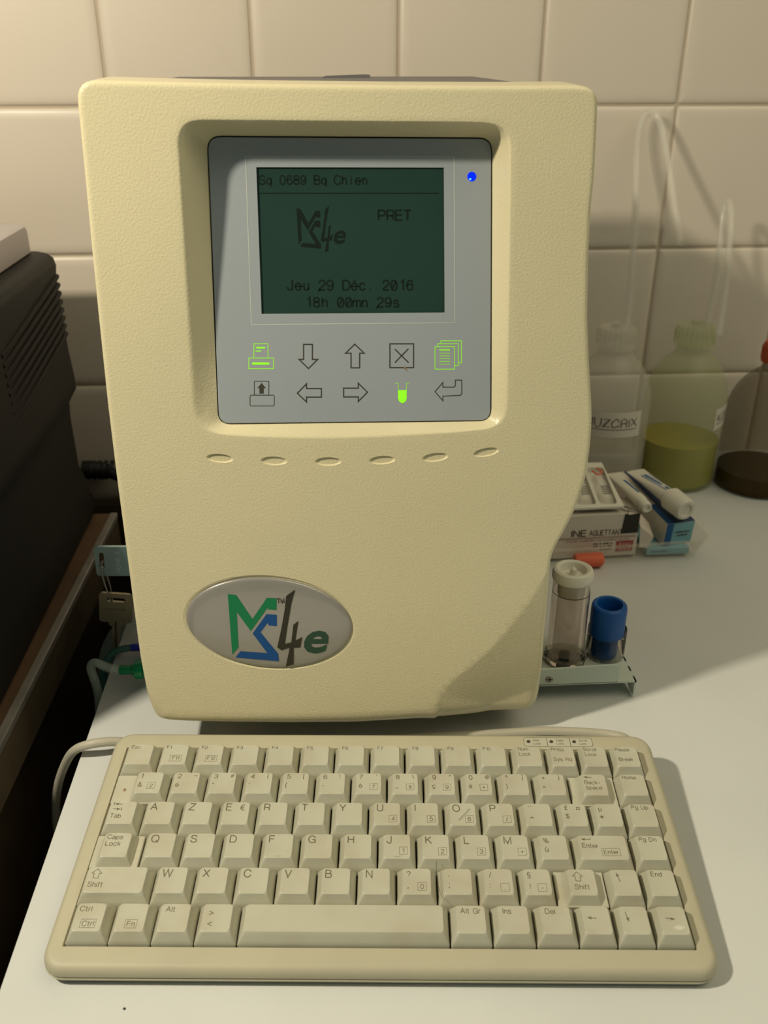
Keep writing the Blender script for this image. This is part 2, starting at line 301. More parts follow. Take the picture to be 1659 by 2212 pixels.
SF = {'A': '0,0 2.8,7 5.6,0|1,2.4 4.6,2.4', 'B': '.4,0 .4,7|~.4,7 .4,7 2.8,7 4.3,6.5 4.6,5.3 4.2,4.1 2.8,3.7 .4,3.7 .4,3.7|~.4,3.7 .4,3.7 3,3.7 4.7,3.2 5.1,1.9 4.6,.5 3,0 .4,0 .4,0',
'C': '~5.4,5 4.8,6.4 3,7.1 1.1,6.4 .2,4.6 .1,3.5 .2,2.4 1.1,.6 3,-.1 4.9,.7 5.5,2.3', 'D': '.4,0 .4,7|~.4,7 .4,7 2.4,7 4.5,6.3 5.4,4.6 5.5,3.5 5.4,2.4 4.5,.7 2.4,0 .4,0 .4,0',
'E': '4.8,7 .4,7 .4,0 4.9,0|.4,3.7 4.5,3.7', 'F': '4.7,7 .4,7 .4,0|.4,3.7 4.2,3.7', 'G': '~5.5,5 4.9,6.4 3.1,7.1 1.1,6.4 .2,4.6 .1,3.5 .2,2.4 1.1,.6 3,-.1 4.6,.4 5.5,1.7 5.6,3.3|3.2,3.3 5.6,3.3 5.6,0',
'H': '.4,0 .4,7|5.2,0 5.2,7|.4,3.7 5.2,3.7', 'I': '.5,0 .5,7', 'J': '~3.6,7 3.6,7 3.6,2 3.2,.5 1.9,-.1 .6,.4 .1,1.7 .1,2.2', 'K': '.4,0 .4,7|5,7 .4,2.6|2,4.1 5.3,0', 'L': '.4,7 .4,0 4.5,0',
'M': '.4,0 .4,7 3.3,.3 6.2,7 6.2,0', 'N': '.4,0 .4,7 5.2,0 5.2,7', 'O': _O, 'P': _P, 'Q': _O + '|3.7,1.7 6,-.4', 'R': _P + '|~3,3.2 4.3,2.8 4.7,1.6 4.9,0',
'S': '~4.8,5.2 4.3,6.5 2.6,7.1 .9,6.6 .4,5.3 .9,4.2 2.6,3.6 4.4,3.0 5,1.8 4.4,.5 2.6,-.1 .8,.5 .1,2', 'T': '0,7 5.2,7|2.6,7 2.6,0', 'U': '~.4,7 .4,7 .4,2.4 .9,.6 2.8,-.1 4.7,.6 5.2,2.4 5.2,7 5.2,7',
'V': '0,7 2.7,0 5.4,7', 'W': '0,7 1.9,0 4,7 6.1,0 8,7', 'X': '.1,7 5.1,0|5,7 0,0', 'Y': '0,7 2.7,3 5.4,7|2.7,3 2.7,0', 'Z': '.3,7 5,7 .1,0 5.1,0',
'0': '~2.3,7 .8,6.3 .1,3.5 .8,.6 2.3,0 3.8,.6 4.5,3.5 3.8,6.3 2.3,7', '1': '.6,5.4 2.3,7 2.3,0', '2': '~.2,5 .7,6.5 2.3,7 4,6.4 4.4,5.1 3.8,3.8 1.3,1.8 .1,0 .1,0|.1,0 4.5,0',
'3': '~.2,5.3 .8,6.6 2.3,7 3.8,6.5 4.2,5.3 3.6,4.1 1.8,3.7|~1.8,3.7 3.9,3.2 4.5,1.9 3.9,.5 2.3,0 .7,.5 .1,1.9', '4': '3.4,0 3.4,7 0,2.2 4.6,2.2', '5': '4.1,7 1,7 .5,3.6|~.5,3.6 1.2,4.3 2.4,4.6 4,3.9 4.5,2.3 3.9,.7 2.2,0 .7,.5 .1,1.8',
'6': '~4.2,5.4 3.7,6.6 2.4,7 .9,6.3 .1,3.5 .7,.7 2.3,0 4,.7 4.5,2.2 3.9,3.8 2.4,4.4 .9,3.8 .2,2.5', '7': '.1,7 4.5,7|~4.5,7 2.9,5 1.9,2.6 1.5,0',
'8': '~2.3,3.8 .8,4.3 .4,5.4 .9,6.6 2.3,7 3.7,6.6 4.2,5.4 3.8,4.3 2.3,3.8|~2.3,3.8 .7,3.2 .1,1.9 .7,.5 2.3,0 3.9,.5 4.5,1.9 3.9,3.2 2.3,3.8', '9': '~.4,1.6 .9,.4 2.2,0 3.7,.7 4.5,3.5 3.9,6.3 2.3,7 .6,6.3 .1,4.8 .7,3.2 2.2,2.6 3.7,3.2 4.4,4.5',
'Ø': '~2.3,7 .8,6.3 .1,3.5 .8,.6 2.3,0 3.8,.6 4.5,3.5 3.8,6.3 2.3,7|.8,.8 3.8,6.2',
'a': _a, 'b': '.4,7 .4,0|' + _b, 'c': _c, 'd': '4,7 4,0|' + _d, 'e': _e, 'f': '~2.4,7 1.5,6.8 1.2,5.9 1.2,0 1.2,0|0,5 2.3,5', 'g': _d + '|~4,5 4,5 4,.2 3.5,-1.5 2.1,-2 .8,-1.5 .4,-.8', 'h': '.4,7 .4,0|' + _h,
'i': '.4,0 .4,5|.4,6.3 .4,7', 'k': '.4,0 .4,7|3.6,5 .4,2|1.6,3.1 3.9,0', 'l': '.4,0 .4,7', 'm': '.4,5 .4,0|~.4,3 .9,4.6 2,5 3,4.4 3.2,3 3.2,0 3.2,0|~3.2,3 3.7,4.6 4.8,5 5.8,4.4 6,3 6,0 6,0', 'n': '.4,5 .4,0|' + _h,
'o': '~2.2,5.1 .7,4.3 .2,2.5 .7,.7 2.2,-.1 3.7,.7 4.2,2.5 3.7,4.3 2.2,5.1', 'p': '.4,5 .4,-2|' + _b, 'q': '4,5 4,-2|' + _d, 'r': '.4,5 .4,0|~.4,3 .9,4.6 1.8,5 2.5,5', 's': '~3.6,3.8 3,4.9 1.9,5.1 .7,4.7 .4,3.7 1,2.9 2.4,2.5 3.6,2 3.9,1.2 3.2,.2 2,-.1 .8,.2 .2,1.3',
't': '~1.2,6.5 1.2,6.5 1.2,1 1.6,.1 2.4,0|0,5 2.4,5', 'u': _u, 'y': '0,5 2,0|~4,5 4,5 2,0 1.4,-1.5 .4,-2', 'v': '0,5 2,0 4,5', 'x': '0,5 3.8,0|3.8,5 0,0',
'é': _e + '|3.1,7.2 1.9,6', 'è': _e + '|1.4,7.2 2.6,6', 'à': _a + '|1.2,7.2 2.4,6', 'ù': _u + '|1.2,7.2 2.4,6', 'ç': _c + '|2.2,-.1 2,-.8 2.8,-1.2 2.2,-2 1.3,-1.8',
'+': '0,3.2 4.6,3.2|2.3,.9 2.3,5.5', '-': '0,2.7 2.8,2.7', '=': '0,2 4.4,2|0,4.2 4.4,4.2', '(': '~1.6,8 .6,6 .2,3 .6,0 1.6,-2', ')': '~.2,8 1.2,6 1.6,3 1.2,0 .2,-2', '[': '1.6,8 .2,8 .2,-1.6 1.6,-1.6', ']': '0,8 1.4,8 1.4,-1.6 0,-1.6',
'/': '0,-.3 2.6,7.3', '\\': '0,7.3 2.6,-.3', '|': '.4,7.5 .4,4.2|.4,2.6 .4,-.8', '>': '0,5.4 4.6,3.1 0,.8', '<': '4.6,5.4 0,3.1 4.6,.8', '^': '0,5 2,7 4,5', '`': '0,7.4 1.6,6', '_': '0,-.6 4.8,-.6', '~': '~0,3 1,4 2.2,3.6 3.4,3 4.6,4', "'": '.4,7 .4,5', '"': '.4,7 .4,5|2,7 2,5',
'.': '.4,0 .4,.9', ',': '.6,.9 .6,0 .1,-1.2', ':': '.4,0 .4,.9|.4,4 .4,4.9', ';': '.4,4 .4,4.9|.6,.9 .6,0 .1,-1.2', '!': '.4,7 .4,2.2|.4,0 .4,.9', '?': '~.1,5.2 .6,6.6 2.2,7 3.7,6.4 4,5.2 3.3,4 2.3,3.2 2.1,2|2.1,0 2.1,.9', '¨': '.4,6 .4,6.9|2.6,6 2.6,6.9',
'°': '~1.2,7 .3,6.6 0,5.8 .3,5 1.2,4.6 2.1,5 2.4,5.8 2.1,6.6 1.2,7', '*': '1.8,1.6 1.8,5.4|.2,2.6 3.4,4.4|.2,4.4 3.4,2.6', '#': '1,0 2.2,7|3.4,0 4.6,7|0,2.3 5,2.3|.5,4.7 5.5,4.7', '{': '~2.4,8 1.2,7.6 1.2,4.4 .2,3.2 1.2,2 1.2,-1.2 2.4,-1.6', '}': '~0,8 1.2,7.6 1.2,4.4 2.2,3.2 1.2,2 1.2,-1.2 0,-1.6',
'€': '~4.8,6.2 3.6,7 2.2,6.5 1.2,4.8 1.1,3.5 1.2,2.2 2.2,.5 3.6,0 4.8,.8|0,4.3 4,4.3|0,2.8 3.8,2.8', '£': '~4.4,5.6 3.8,6.8 2.5,7 1.4,6.2 1.4,4.8 1.9,3 1.4,1 .2,0 .2,0|.2,0 4.8,0|.4,3.4 3.6,3.4', '¤': '~2.5,5.4 .9,4.8 .7,3.5 .9,2.2 2.5,1.6 4.1,2.2 4.3,3.5 4.1,4.8 2.5,5.4|0,6 1,5|5,6 4,5|0,1 1,2|5,1 4,2',
'$': '~4.2,5.4 3.8,6.4 2.3,6.8 .8,6.4 .4,5.2 .9,4.2 2.3,3.6 3.9,3 4.4,1.9 3.9,.7 2.3,.2 .7,.6 .1,1.8|2.3,7.8 2.3,-.8', 'µ': '.4,5 .4,-2|~.4,5 .4,5 .4,1.9 .7,.5 1.9,0 3.2,.5 3.8,2|3.8,5 3.8,0', '§': '~3.6,6 3,7 1.8,7.2 .7,6.6 .7,5.4 2,4.4 3.4,3.4 3.6,2.4 2.6,1.6|~.2,.4 .8,-.6 2,-.9 3.2,-.3 3.2,.9 2,2 .6,3 .3,4 1.2,4.8',
'%': '~1.3,7 .3,6.4 .1,5.4 .4,4.3 1.3,3.8 2.3,4.4 2.5,5.4 2.3,6.4 1.3,7|~5.1,3.2 4.1,2.6 3.9,1.6 4.2,.5 5.1,0 6.1,.6 6.3,1.6 6,2.6 5.1,3.2|1.4,-.2 5,7.2',
'@': '~4.2,4.6 3.4,5 2.2,4.4 2,3 2.6,2.2 3.8,2.6 4.4,4.6|~4.6,5 4.2,2.4 5.2,2 6.4,3.4 6,6 4,7.2 1.6,6.6 .2,4.2 .8,1.2 3,-.2 5,.2',
'&': '~5.2,0 3.6,2 1.5,4.6 1.3,6 2.2,7 3.2,6.6 3.4,5.6 2.6,4.4 1,3.2 .2,1.8 .8,.4 2.2,-.1 3.8,.6 4.8,2.2 5,3.4'}
_sc = {}
def swidth(ch):
    if ch == ' ': return 2.6
    return max(float(p.split(',')[0]) for st in SF[ch].split('|') for p in st.lstrip('~').split())
def slett(s, lw=0.75, gap=1.35, mono=None):
    """stroke lettering: flat mesh in units where cap height = 7"""
    key = (s, lw, gap, mono)
    if key in _sc: return _sc[key]
    V = []; F = []; x = 0.0
    for ch in s:
        wd = swidth(ch)
        if mono: ox = x + (mono - wd)/2
        else: ox = x
        if ch != ' ':
            for st in SF[ch].split('|'):
                pts = [(float(a.split(',')[0]) + ox, float(a.split(',')[1])) for a in st.lstrip('~').split()]
                if st[0] == '~': pts = [(p.x, p.y) for p in spline([(*p, 0) for p in pts], 3)]
                q = [pts[0]]
                for p in pts[1:]:
                    if math.hypot(p[0]-q[-1][0], p[1]-q[-1][1]) > 0.05: q.append(p)
                if len(q) < 2: continue
                cl = math.hypot(q[0][0]-q[-1][0], q[0][1]-q[-1][1]) < 0.06
                if cl: q = q[:-1]
                v, f = stroke(q, lw, cl); k = len(V); V += v; F += [tuple(i + k for i in t) for t in f]
        x += mono if mono else wd + gap
    _sc[key] = (V, F); return _sc[key]
def text2d(s, x, y, h, w=None, align='L', bold=0.0, shear=0.0, lw=0.92):
    """text with cap height h (m), baseline at y; optional exact width"""
    V, F = slett(s, lw + bold*40)
    if not V: return [], []
    xs = [v[0] for v in V]; x0, x1 = min(xs), max(xs); k = h / 7.0; kx = k if w is None else w / (x1 - x0)
    ox = x - (0 if align == 'L' else (x1-x0)*kx/2 if align == 'C' else (x1-x0)*kx)
    return [((v[0]-x0)*kx + ox, v[1]*k + y) for v in V], F
def rrs(x0, y0, x1, y1, r, n=4, m=7):
    """rounded rectangle with points along its straight sides too"""
    c = rrect(x0, y0, x1, y1, r, n); o = []
    for i in range(4):
        seg = c[i*(n+1):(i+1)*(n+1)]; nx = c[((i+1)*(n+1)) % len(c)]; o += seg
        a = seg[-1]; o += [(a[0] + (nx[0]-a[0])*k/(m+1), a[1] + (nx[1]-a[1])*k/(m+1)) for k in range(1, m+1)]
    return o
def smudge(words, x, y, h, w, align='L'):
    """a line of print too small to read: one thin bar of letter-like ticks per word"""
    n = sum(words) + len(words) - 1; u = w / n; ox = x - (0 if align == 'L' else w/2 if align == 'C' else w); V = []; F = []; rs = random.Random(n)
    for wl in words:
        for i in range(wl):
            a = ox + i*u; hh = h*rs.choice((0.7, 0.7, 1.0)); k = len(V)
            V += [(a, y), (a + u*0.78, y), (a + u*0.78, y + hh), (a, y + hh)]; F.append((k, k+1, k+2, k+3))
        ox += (wl + 1)*u
    return V, F
def tag(o, label=None, cat=None, group=None, kind=None):
    if label: o['label'] = label
    if cat: o['category'] = cat
    if group: o['group'] = group
    if kind: o['kind'] = kind
    return o
def empty(name, loc=(0, 0, 0), rot=(0, 0, 0), label=None, cat=None, group=None):
    o = bpy.data.objects.new(name, None); COL.objects.link(o); o.location = loc; o.rotation_euler = rot; o.empty_display_size = 0.01
    return tag(o, label, cat, group)

# outlines measured off the analyser, in millimetres in the frame of its front face and panel
D={'outline':[[-98.54,313.8],[-97.94,316.36],[-96.59,318.23],[-94.25,319.33],[-88.54,319.32],[-72.88,318.87],[-48.75,318.32],[-16.86,317.76],[30.68,317.25],[78.95,317],[106.29,317.21],[111.81,316.94],[114.83,316.06],[116.54,314.38],[117.25,311.72],[117.64,303.49],[117.93,292.56],[118.18,279.5],[117.7,267.68],[118.38,245.22],[119.92,220.12],[122.54,198.2],[125.06,180.16],[125.95,171.27],[126.1,159.47],[125.31,143.39],[121.27,126.36],[116.42,114.31],[111.94,105.22],[110.24,98.35],[110.54,86.58],[110.89,74.06],[111.26,55.86],[111.94,36.5],[112.69,21.36],[113,13.4],[112.6,6.84],[111.34,2.34],[106.72,-0.42],[77.26,-0.11],[46.85,2.94],[10.59,2.25],[-25.41,3.66],[-53.88,5.52],[-81.81,7.81],[-92.94,9.54],[-96.24,11.74],[-97.55,15.56],[-98.24,20.76],[-99.08,33.81],[-100.14,51.13],[-100.43,75.07],[-100.66,107.62],[-101.08,144.9],[-101.17,183.31],[-100.57,223.35],[-99.92,254.94],[-99.09,286.56]],
 'scoopU':[[110.77,97.56],[106.58,88.09],[101.86,78.24],[96.29,69.35],[90.61,61.17],[79.01,45.93],[67.04,35.21],[58.57,27.04],[54.47,20.61],[53.55,15.71]],
 'scoopL':[[53.55,15.71],[56.56,11.35],[61.85,8.89],[71.1,7.72],[84.4,8.75],[97.44,12.37],[107.95,14.81],[112.75,15.56]],
 'recess':[[-60.06,291.73],[-60.15,297.09],[-58.89,300.63],[-56.39,303.26],[-53.26,304.48],[-49.83,304.73],[-17.51,304.35],[20.96,303.94],[59.91,303.53],[70.72,303.13],[75.29,302.21],[78.34,300.22],[80.24,297.5],[81.01,293.67],[81.99,268.39],[82.94,238.83],[83.94,207.59],[84.92,181.29],[84.34,174.54],[80.75,170.31],[74.6,168.29],[59.11,166.95],[43.63,166.31],[22.71,165.58],[1.23,165.43],[-19.87,166.2],[-40.34,167.62],[-52.08,169.04],[-58.35,171.22],[-62.29,175.34],[-63.19,182.44],[-62.06,220.66],[-60.88,260.24]],
 'panelO':[173.13],
 'panelC':[[-49.17,125.98],[75.59,124.63],[77.88,-2],[-52.05,-0.54]],
 'lcd':[[-28.43,113.05],[54.08,112.35],[54.85,49.5],[-29.2,50.23]],
 'icons':{'frame':[[[-32.86,117.39],[58.56,116.77],[59.71,44.81],[-34.06,45.49]]],
 'down':[[[-10.6,36.15],[-6.55,36.07],[-6.78,29.17],[-4.34,29.13],[-8.74,24.97],[-12.93,29.29],[-10.85,29.25]]],
 'up':[[[13.04,35.81],[17.32,31.6],[15.23,31.64],[15.1,24.86],[11.08,24.94],[11.23,31.71],[8.69,31.76]]],
 'cancel':[[[29.38,35.69],[40.41,35.49],[40.38,24.45],[29.27,24.67]],[[31.63,33.23],[38.09,26.77]],[[38.02,33.29],[31.58,26.9]]],
 'left':[[[-14.34,13.59],[-9.9,17.9],[-9.97,15.7],[-3.04,15.56],[-3.16,11.51],[-10.12,11.66],[-10.2,9.36]]],
 'right':[[[18.56,13.35],[14.32,17.67],[14.27,15.37],[7.39,15.52],[7.29,11.38],[14.19,11.23],[14.15,9.1]]],
 'enter':[[[50.55,12.94],[54.24,17.21],[54.25,14.99],[59.55,14.88],[60.19,15.52],[60.17,18.19],[63.23,18.13],[63.31,11.74],[62.57,10.92],[54.28,10.73],[54.29,8.49]]],
 'eject':[[[-34.05,19.58],[-27.36,19.44],[-27.66,12.96],[-34.38,13.11]],[[-36.01,13.14],[-25.48,12.91],[-25.14,12.45],[-25.33,8.31],[-25.71,7.85],[-36.27,8.09],[-36.61,8.56],[-36.4,12.69]]],
 'ejectfill':[[[-30.74,18.78],[-28.87,16.28],[-29.87,16.3],[-29.99,13.75],[-31.98,13.79],[-31.86,16.35],[-32.76,16.37]]],
 'printer':[[[-33.76,30.58],[-33.26,36.82],[-27,36.71],[-27.12,30.46]],[[-36.01,30.36],[-24.7,30.14],[-24.93,25.2],[-36.27,25.42]]],
 'printerfill':[[[-32.35,35.38],[-28.32,35.31],[-28.36,34.6],[-32.38,34.67]],[[-32.7,33.69],[-30.19,33.65],[-30.22,33.2],[-32.72,33.25]],[[-34.41,28.26],[-26.86,28.12],[-26.62,27.66],[-26.91,27.13],[-34.46,27.28],[-34.71,27.82]]],
 'docs':[[[50.47,33.96],[59.64,33.79],[59.74,23.34],[50.51,23.52]],[[51.75,34.12],[51.74,35.29],[61.37,35.12],[61.48,24.95],[59.91,24.98]],[[53.21,35.44],[53.2,36.61],[62.82,36.44],[62.95,26.2],[61.65,26.23]]],
 'docsfill':[[[52.49,32.75],[57.54,32.66],[57.54,32.03],[52.49,32.12]],[[52.5,31.03],[57.55,30.94],[57.55,30.67],[52.5,30.76]],[[52.5,29.77],[57.56,29.67],[57.57,29.4],[52.5,29.49]],[[52.51,28.49],[57.57,28.4],[57.58,28.13],[52.51,28.22]],[[52.52,27.22],[57.58,27.13],[57.59,26.85],[52.52,26.95]],[[52.52,25.95],[57.6,25.85],[57.6,25.58],[52.52,25.67]]],
 'tube':[[[31.59,17.31],[33.16,17.28],[33.1,10.07],[33.65,8.67],[35.04,7.8],[36.43,8.61],[37,9.99],[37.03,17.2],[38.42,17.17]]],
 'tubefill':[[[33.13,14.05],[37.02,13.97],[37,9.99],[36.43,8.61],[35.04,7.8],[33.65,8.67],[33.1,10.07]]],
 'stain':[[[35.97,24.9],[36.7,24.71],[36.97,23.79],[37.98,22.68],[37.06,23.06],[36.42,23.62],[35.6,24.09]]]},'led':[66.6,108.51],
 'lcdtext':{'sq':[[-27.76,106.04],[20.37,105.67],[-27.56,109.91]],
 'pret':[[24.32,90.48],[39.85,90.32],[24.38,95.04]],
 'jeu':[[-17.67,60.64],[40.65,59.8],[-17.48,65.2]],
 'h18':[[-9.55,52.98],[34.32,52.29],[-9.38,57.5]],
 'rule':[[-27.94,102.31],[52.13,101.65],[-27.95,102.07]]},'logo':{'m':[[-52.87,86.42],[-48.73,85.86],[-41.45,72.13],[-33.58,83.66],[-28.67,83.21],[-29.1,76.77],[-33.31,77.28],[-33.57,78.11],[-42.65,65.2],[-49.04,76.33],[-49.5,56.05],[-52.95,51.96]],
 's':[[-34.24,74.58],[-29.12,73.97],[-29.31,67.5],[-33.54,68.15],[-33.82,69.75],[-37.83,64.37],[-29.43,51.15],[-29.39,46.87],[-51.36,49.97],[-48.67,53.61],[-34.94,51.89],[-41.82,63.84]],
 'four':[[-19.32,87.7],[-21.38,80.35],[-23.95,67.42],[-25.77,57.01],[-22.47,57.78],[-20.99,67.99],[-18.28,70.09],[-19.46,63.75],[-20.28,58.75],[-16.76,60.64],[-17.98,54.56],[-21.31,54.56],[-21.86,44.6],[-25.96,43.27],[-23.4,54.79],[-27.66,53.34],[-29.79,55.2],[-27.43,64.78],[-25.06,76.41],[-23.92,84.31]],
 'e':[[-16.02,50.92],[-3.31,50.37],[-15.51,64.29]],
 'tm':[[-28.5,80.49],[-24.88,80.35],[-28.38,82.99]]},'lcdlogo':{'m':[[-11.64,95.79],[-9.82,95.59],[-6.51,89.47],[-3.18,94.79],[-1.04,94.65],[-1.19,91.73],[-3.02,91.9],[-3.14,92.27],[-6.96,86.35],[-9.85,91.26],[-9.82,82.18],[-11.26,80.33]],
 's':[[-3.4,90.67],[-1.17,90.46],[-1.21,87.56],[-3.04,87.79],[-3.18,88.51],[-4.86,86.05],[-1.15,80.31],[-1.1,78.43],[-10.55,79.48],[-9.43,81.12],[-3.52,80.55],[-6.58,85.76]],
 'four':[[3,96.81],[2.14,93.45],[1.1,87.6],[0.39,82.94],[1.8,83.33],[2.38,87.89],[3.54,88.87],[3.06,86.03],[2.73,83.79],[4.24,84.68],[3.74,81.97],[2.31,81.92],[2.13,77.54],[0.39,76.9],[1.41,82],[-0.4,81.3],[-1.33,82.09],[-0.38,86.37],[0.57,91.62],[1.02,95.21]],
 'e':[[4.6,80.4],[10.03,80.33],[4.76,86.32]],
 'tm':[[-0.95,93.42],[0.62,93.4],[-0.92,94.55]]},'badge':[[-32.91,68.42],[83.4,-13.07],[12.06,-49.54]],
 'dimples':[[-51.84,157.43],[-26.47,155.48],[-0.82,154.44],[24.94,154.44],[50.43,155.15],[75.01,157.07]]}
# ================================================================ the setting
def structure(o): o['kind'] = 'structure'; return o
# tiled wall: cushion-edged square tiles on a grout plane
WY, TS = 0.80, 0.11485
X0W, Z0W = -0.1665, 0.3092
wb = MB()
wb.box(-1.6, WY + 0.0012, -0.9, 1.6, WY + 0.06, 1.9, 1)
def tile(x0, z0, x1, z1):
    g = 0.0010; L = []
    for ins, dy in ((0, 0.0016), (0.0002, 0.0006), (0.0012, -0.0002), (0.0035, -0.0009), (0.008, -0.0012)):
        L.append([(x, WY + dy, z) for x, z in rrect(x0+g+ins, z0+g+ins, x1-g-ins, z1-g-ins, 0.0014, 2)])
    wb.loft(L, 0, (False, True))
for i in range(-6, 9):
    for j in range(-5, 7):
        tile(X0W + i*TS, Z0W + j*TS, X0W + (i+1)*TS, Z0W + (j+1)*TS)
structure(wb.build('wall_back', [TILE, GROUT], angle=60, flip=None))
fl = MB(); fl.box(-1.6, -1.2, -0.92, 1.6, WY + 0.06, -0.90); structure(fl.build('floor', SHADEDWOOD))

# ================================================================ worktops
c = MB()
cx0 = -0.1437
c.loft([[(x, y, z) for x, y in ((cx0 + i, 0.02), (1.3, 0.02), (1.3, WY), (cx0 + i + 0.0035, WY))] for z, i in ((-0.030, 0), (-0.0006, 0), (0.0, 0.0006))])
ct = c.build('countertop', [COUNTER], angle=50)
tag(ct, 'white laminate worktop carrying the cream analyser and its keyboard', 'countertop')
b = MB(); b.box(-0.125, 0.05, -0.90, 1.28, WY, -0.0305)
cab = b.build('base_cabinet', SHADEDWOOD); tag(cab, 'dark base cabinet in the shade under the white worktop', 'cabinet')
sc = empty('side_counter', (-0.5, 0.5, -0.9), label='worn brown wooden counter with steel edge strip, carrying the dark machine', cat='counter')
def loc(o, parent):   # mesh written in world coordinates under a moved parent
    o.data.transform(Matrix.Translation(-Vector(parent.location))); return o
sx = lambda y: -0.1888 + (y - 0.41)*0.0286      # right edge of this counter
YC = 0.700
b = MB(); b.loft([[(-1.2, y, -0.030), (sx(y) - 0.0052, y, -0.030), (sx(y) - 0.0052, y, -0.0006), (-1.2, y, -0.0006)] for y in (0.1, YC)]); loc(b.build('counter_top', WOODTOP, sc), sc)
b = MB(); b.loft([[(sx(y) + dx, y, z) for dx, z in ((-0.0052, -0.0012), (-0.0052, 0.0002), (-0.0008, 0.0002), (0, -0.0006), (0, -0.0045), (-0.0052, -0.0045))] for y in (0.1, 0.3, 0.5, YC)]); loc(b.build('edge_strip', STEEL, sc), sc)
b = MB(); b.loft([[(sx(y) - 0.0050, y, -0.034), (sx(y) - 0.0006, y, -0.034), (sx(y) - 0.0006, y, -0.0047), (sx(y) - 0.0050, y, -0.0047)] for y in (0.1, YC)]); loc(b.build('front_board', MATS['brown_board'], sc), sc)
b = MB(); b.box(-1.2, 0.1, -0.9, -0.205, YC - 0.01, -0.0305); loc(b.build('carcass', SHADEDWOOD, sc), sc)
b = MB(); b.box(-0.62, WY - 0.014, -0.046, -0.150, WY - 0.0022, -0.0340); b.box(-0.62, WY - 0.010, -0.89, -0.150, WY - 0.0022, -0.046)
structure(b.build('trim_1', SHADEDWOOD))

# ================================================================ dark machine on the side counter
mc = empty('laboratory_printer', (-0.40, 0.55, 0.0), label='dark anthracite machine with light grey lid and ribbed side, on the brown counter', cat='machine')
prof = [(-0.2035, 0.0002), (-0.1992, 0.0015), (-0.1985, 0.0123), (-0.2020, 0.030), (-0.2065, 0.0444), (-0.2067, 0.085), (-0.2057, 0.0988), (-0.1987, 0.1100), (-0.1985, 0.118), (-0.1998, 0.140), (-0.2003, 0.1552), (-0.2003, 0.1977),
        (-0.1990, 0.206), (-0.2003, 0.2115), (-0.2040, 0.2145), (-0.2090, 0.2155)]
sec = prof + [(-0.58, 0.2155), (-0.58, 0.0002)]
MY0, MY1 = 0.368, 0.7055
b = MB(); b.loft([[(x - (0.004 if e else 0) * (1 if x > -0.5 else 0), y, z) for x, z in sec] for y, e in ((MY0, 1), (MY0 + .004, 0), (MY1 - .004, 0), (MY1, 1))])
loc(b.build('body', MACH, mc, angle=40), mc)
for k in range(8):
    z = 0.1975 - k * 0.0062
    b = MB(); b.tube([(-0.2028, 0.560, z - 0.0185), (-0.2008, 0.572, z - 0.0170), (-0.2000, 0.690, z - 0.0015), (-0.2012, 0.7020, z)], 0.0021, 8, sub=3)
    loc(b.build('side_rib', MACH, mc), mc)
b = MB()
r1 = rrect(-0.59, MY0 - .004, -0.2138, 0.703, 0.010)
b.loft([[(x + (-0.42 - x)*i/0.18*1.0, y + (0.53 - y)*i/0.24, z) for x, y in r1] for z, i in ((0.2158, 0.001), (0.2170, 0), (0.2315, 0), (0.2348, 0.0010), (0.2364, 0.0040))], caps=(True, True))
loc(b.build('lid', MACHLID, mc, angle=40), mc)

# ================================================================ black cable behind
b = MB()
b.tube([(-0.228, 0.786, 0.003), (-0.215, 0.786, 0.0025), (-0.203, 0.786, -0.001), (-0.190, 0.785, -0.006), (-0.165, 0.785, -0.013), (-0.12, 0.783, 0.002), (-0.06, 0.783, 0.004)], lambda t: 0.0085 if t < .16 else 0.0078 if t < .3 else 0.0055, 12)
for x in (-0.222, -0.2165, -0.211, -0.2055): b.tube([(x, 0.786, 0.003), (x + 0.0028, 0.786, 0.0018)], 0.0095, 12, sub=1)
tag(b.build('power_cable', BLACK), 'thick black cable with ribbed plug along the tiled wall, left of the analyser', 'cable')

# ================================================================ analyser
AY, AZ = 0.386, 0.0183
an = empty('haematology_analyser', (0, AY, AZ), (math.radians(-5), 0, 0), 'cream desktop blood analyser with a grey touch panel and oval badge, on the white worktop', 'analyser')
AM = Matrix.Translation((0, AY, AZ)) @ Matrix.Rotation(math.radians(-5), 4, 'X')
AMI = AM.inverted()
mmv = lambda l: np.array(l, float) / 1000
OUT = resample(smooth_loop(resample(mmv(D['outline']), 520), 3), 460)
SU, SL = mmv(D['scoopU']), mmv(D['scoopL'])
SU = np.array([tuple(p)[:2] for p in spline([(*q, 0) for q in SU], 4)]); SL = np.array([tuple(p)[:2] for p in spline([(*q, 0) for q in SL], 4)])
PSI = math.radians(5.5); VB = D['panelO'][0] / 1000; PC = mmv(D['panelC'])
def P3(u, v, w_=0.0):   # panel plane -> analyser frame
    return (u, 0.0043 + v*math.sin(PSI) - w_*math.cos(PSI), VB + v*math.cos(PSI) + w_*math.sin(PSI))
scoop_poly = np.vstack([SU, SL[1:], [[SL[-1][0] + 0.03, SL[-1][1] + 0.006], [SU[0][0] + 0.03, SU[0][1]]]])
lip_poly = np.vstack([SL, [[SL[-1][0] + 0.03, SL[-1][1] + 0.006], [SL[-1][0] + 0.03, -0.05], [SL[0][0], -0.05]]])
bc, bh, bv = mmv(D['badge']); bA = np.linalg.norm(bh)/2; bB = np.linalg.norm(bv)/2; bt = math.atan2(bh[1], bh[0])
DIM = mmv(D['dimples']); DROT = [math.radians(a) for a in (-7, -4, -1.5, 2, 5, 9)]
def ell(c, a, b_, rot, n): return [(c[0] + a*math.cos(t)*math.cos(rot) - b_*math.sin(t)*math.sin(rot), c[1] + a*math.cos(t)*math.sin(rot) + b_*math.sin(t)*math.cos(rot)) for t in np.linspace(0, 2*PI, n, endpoint=False)]
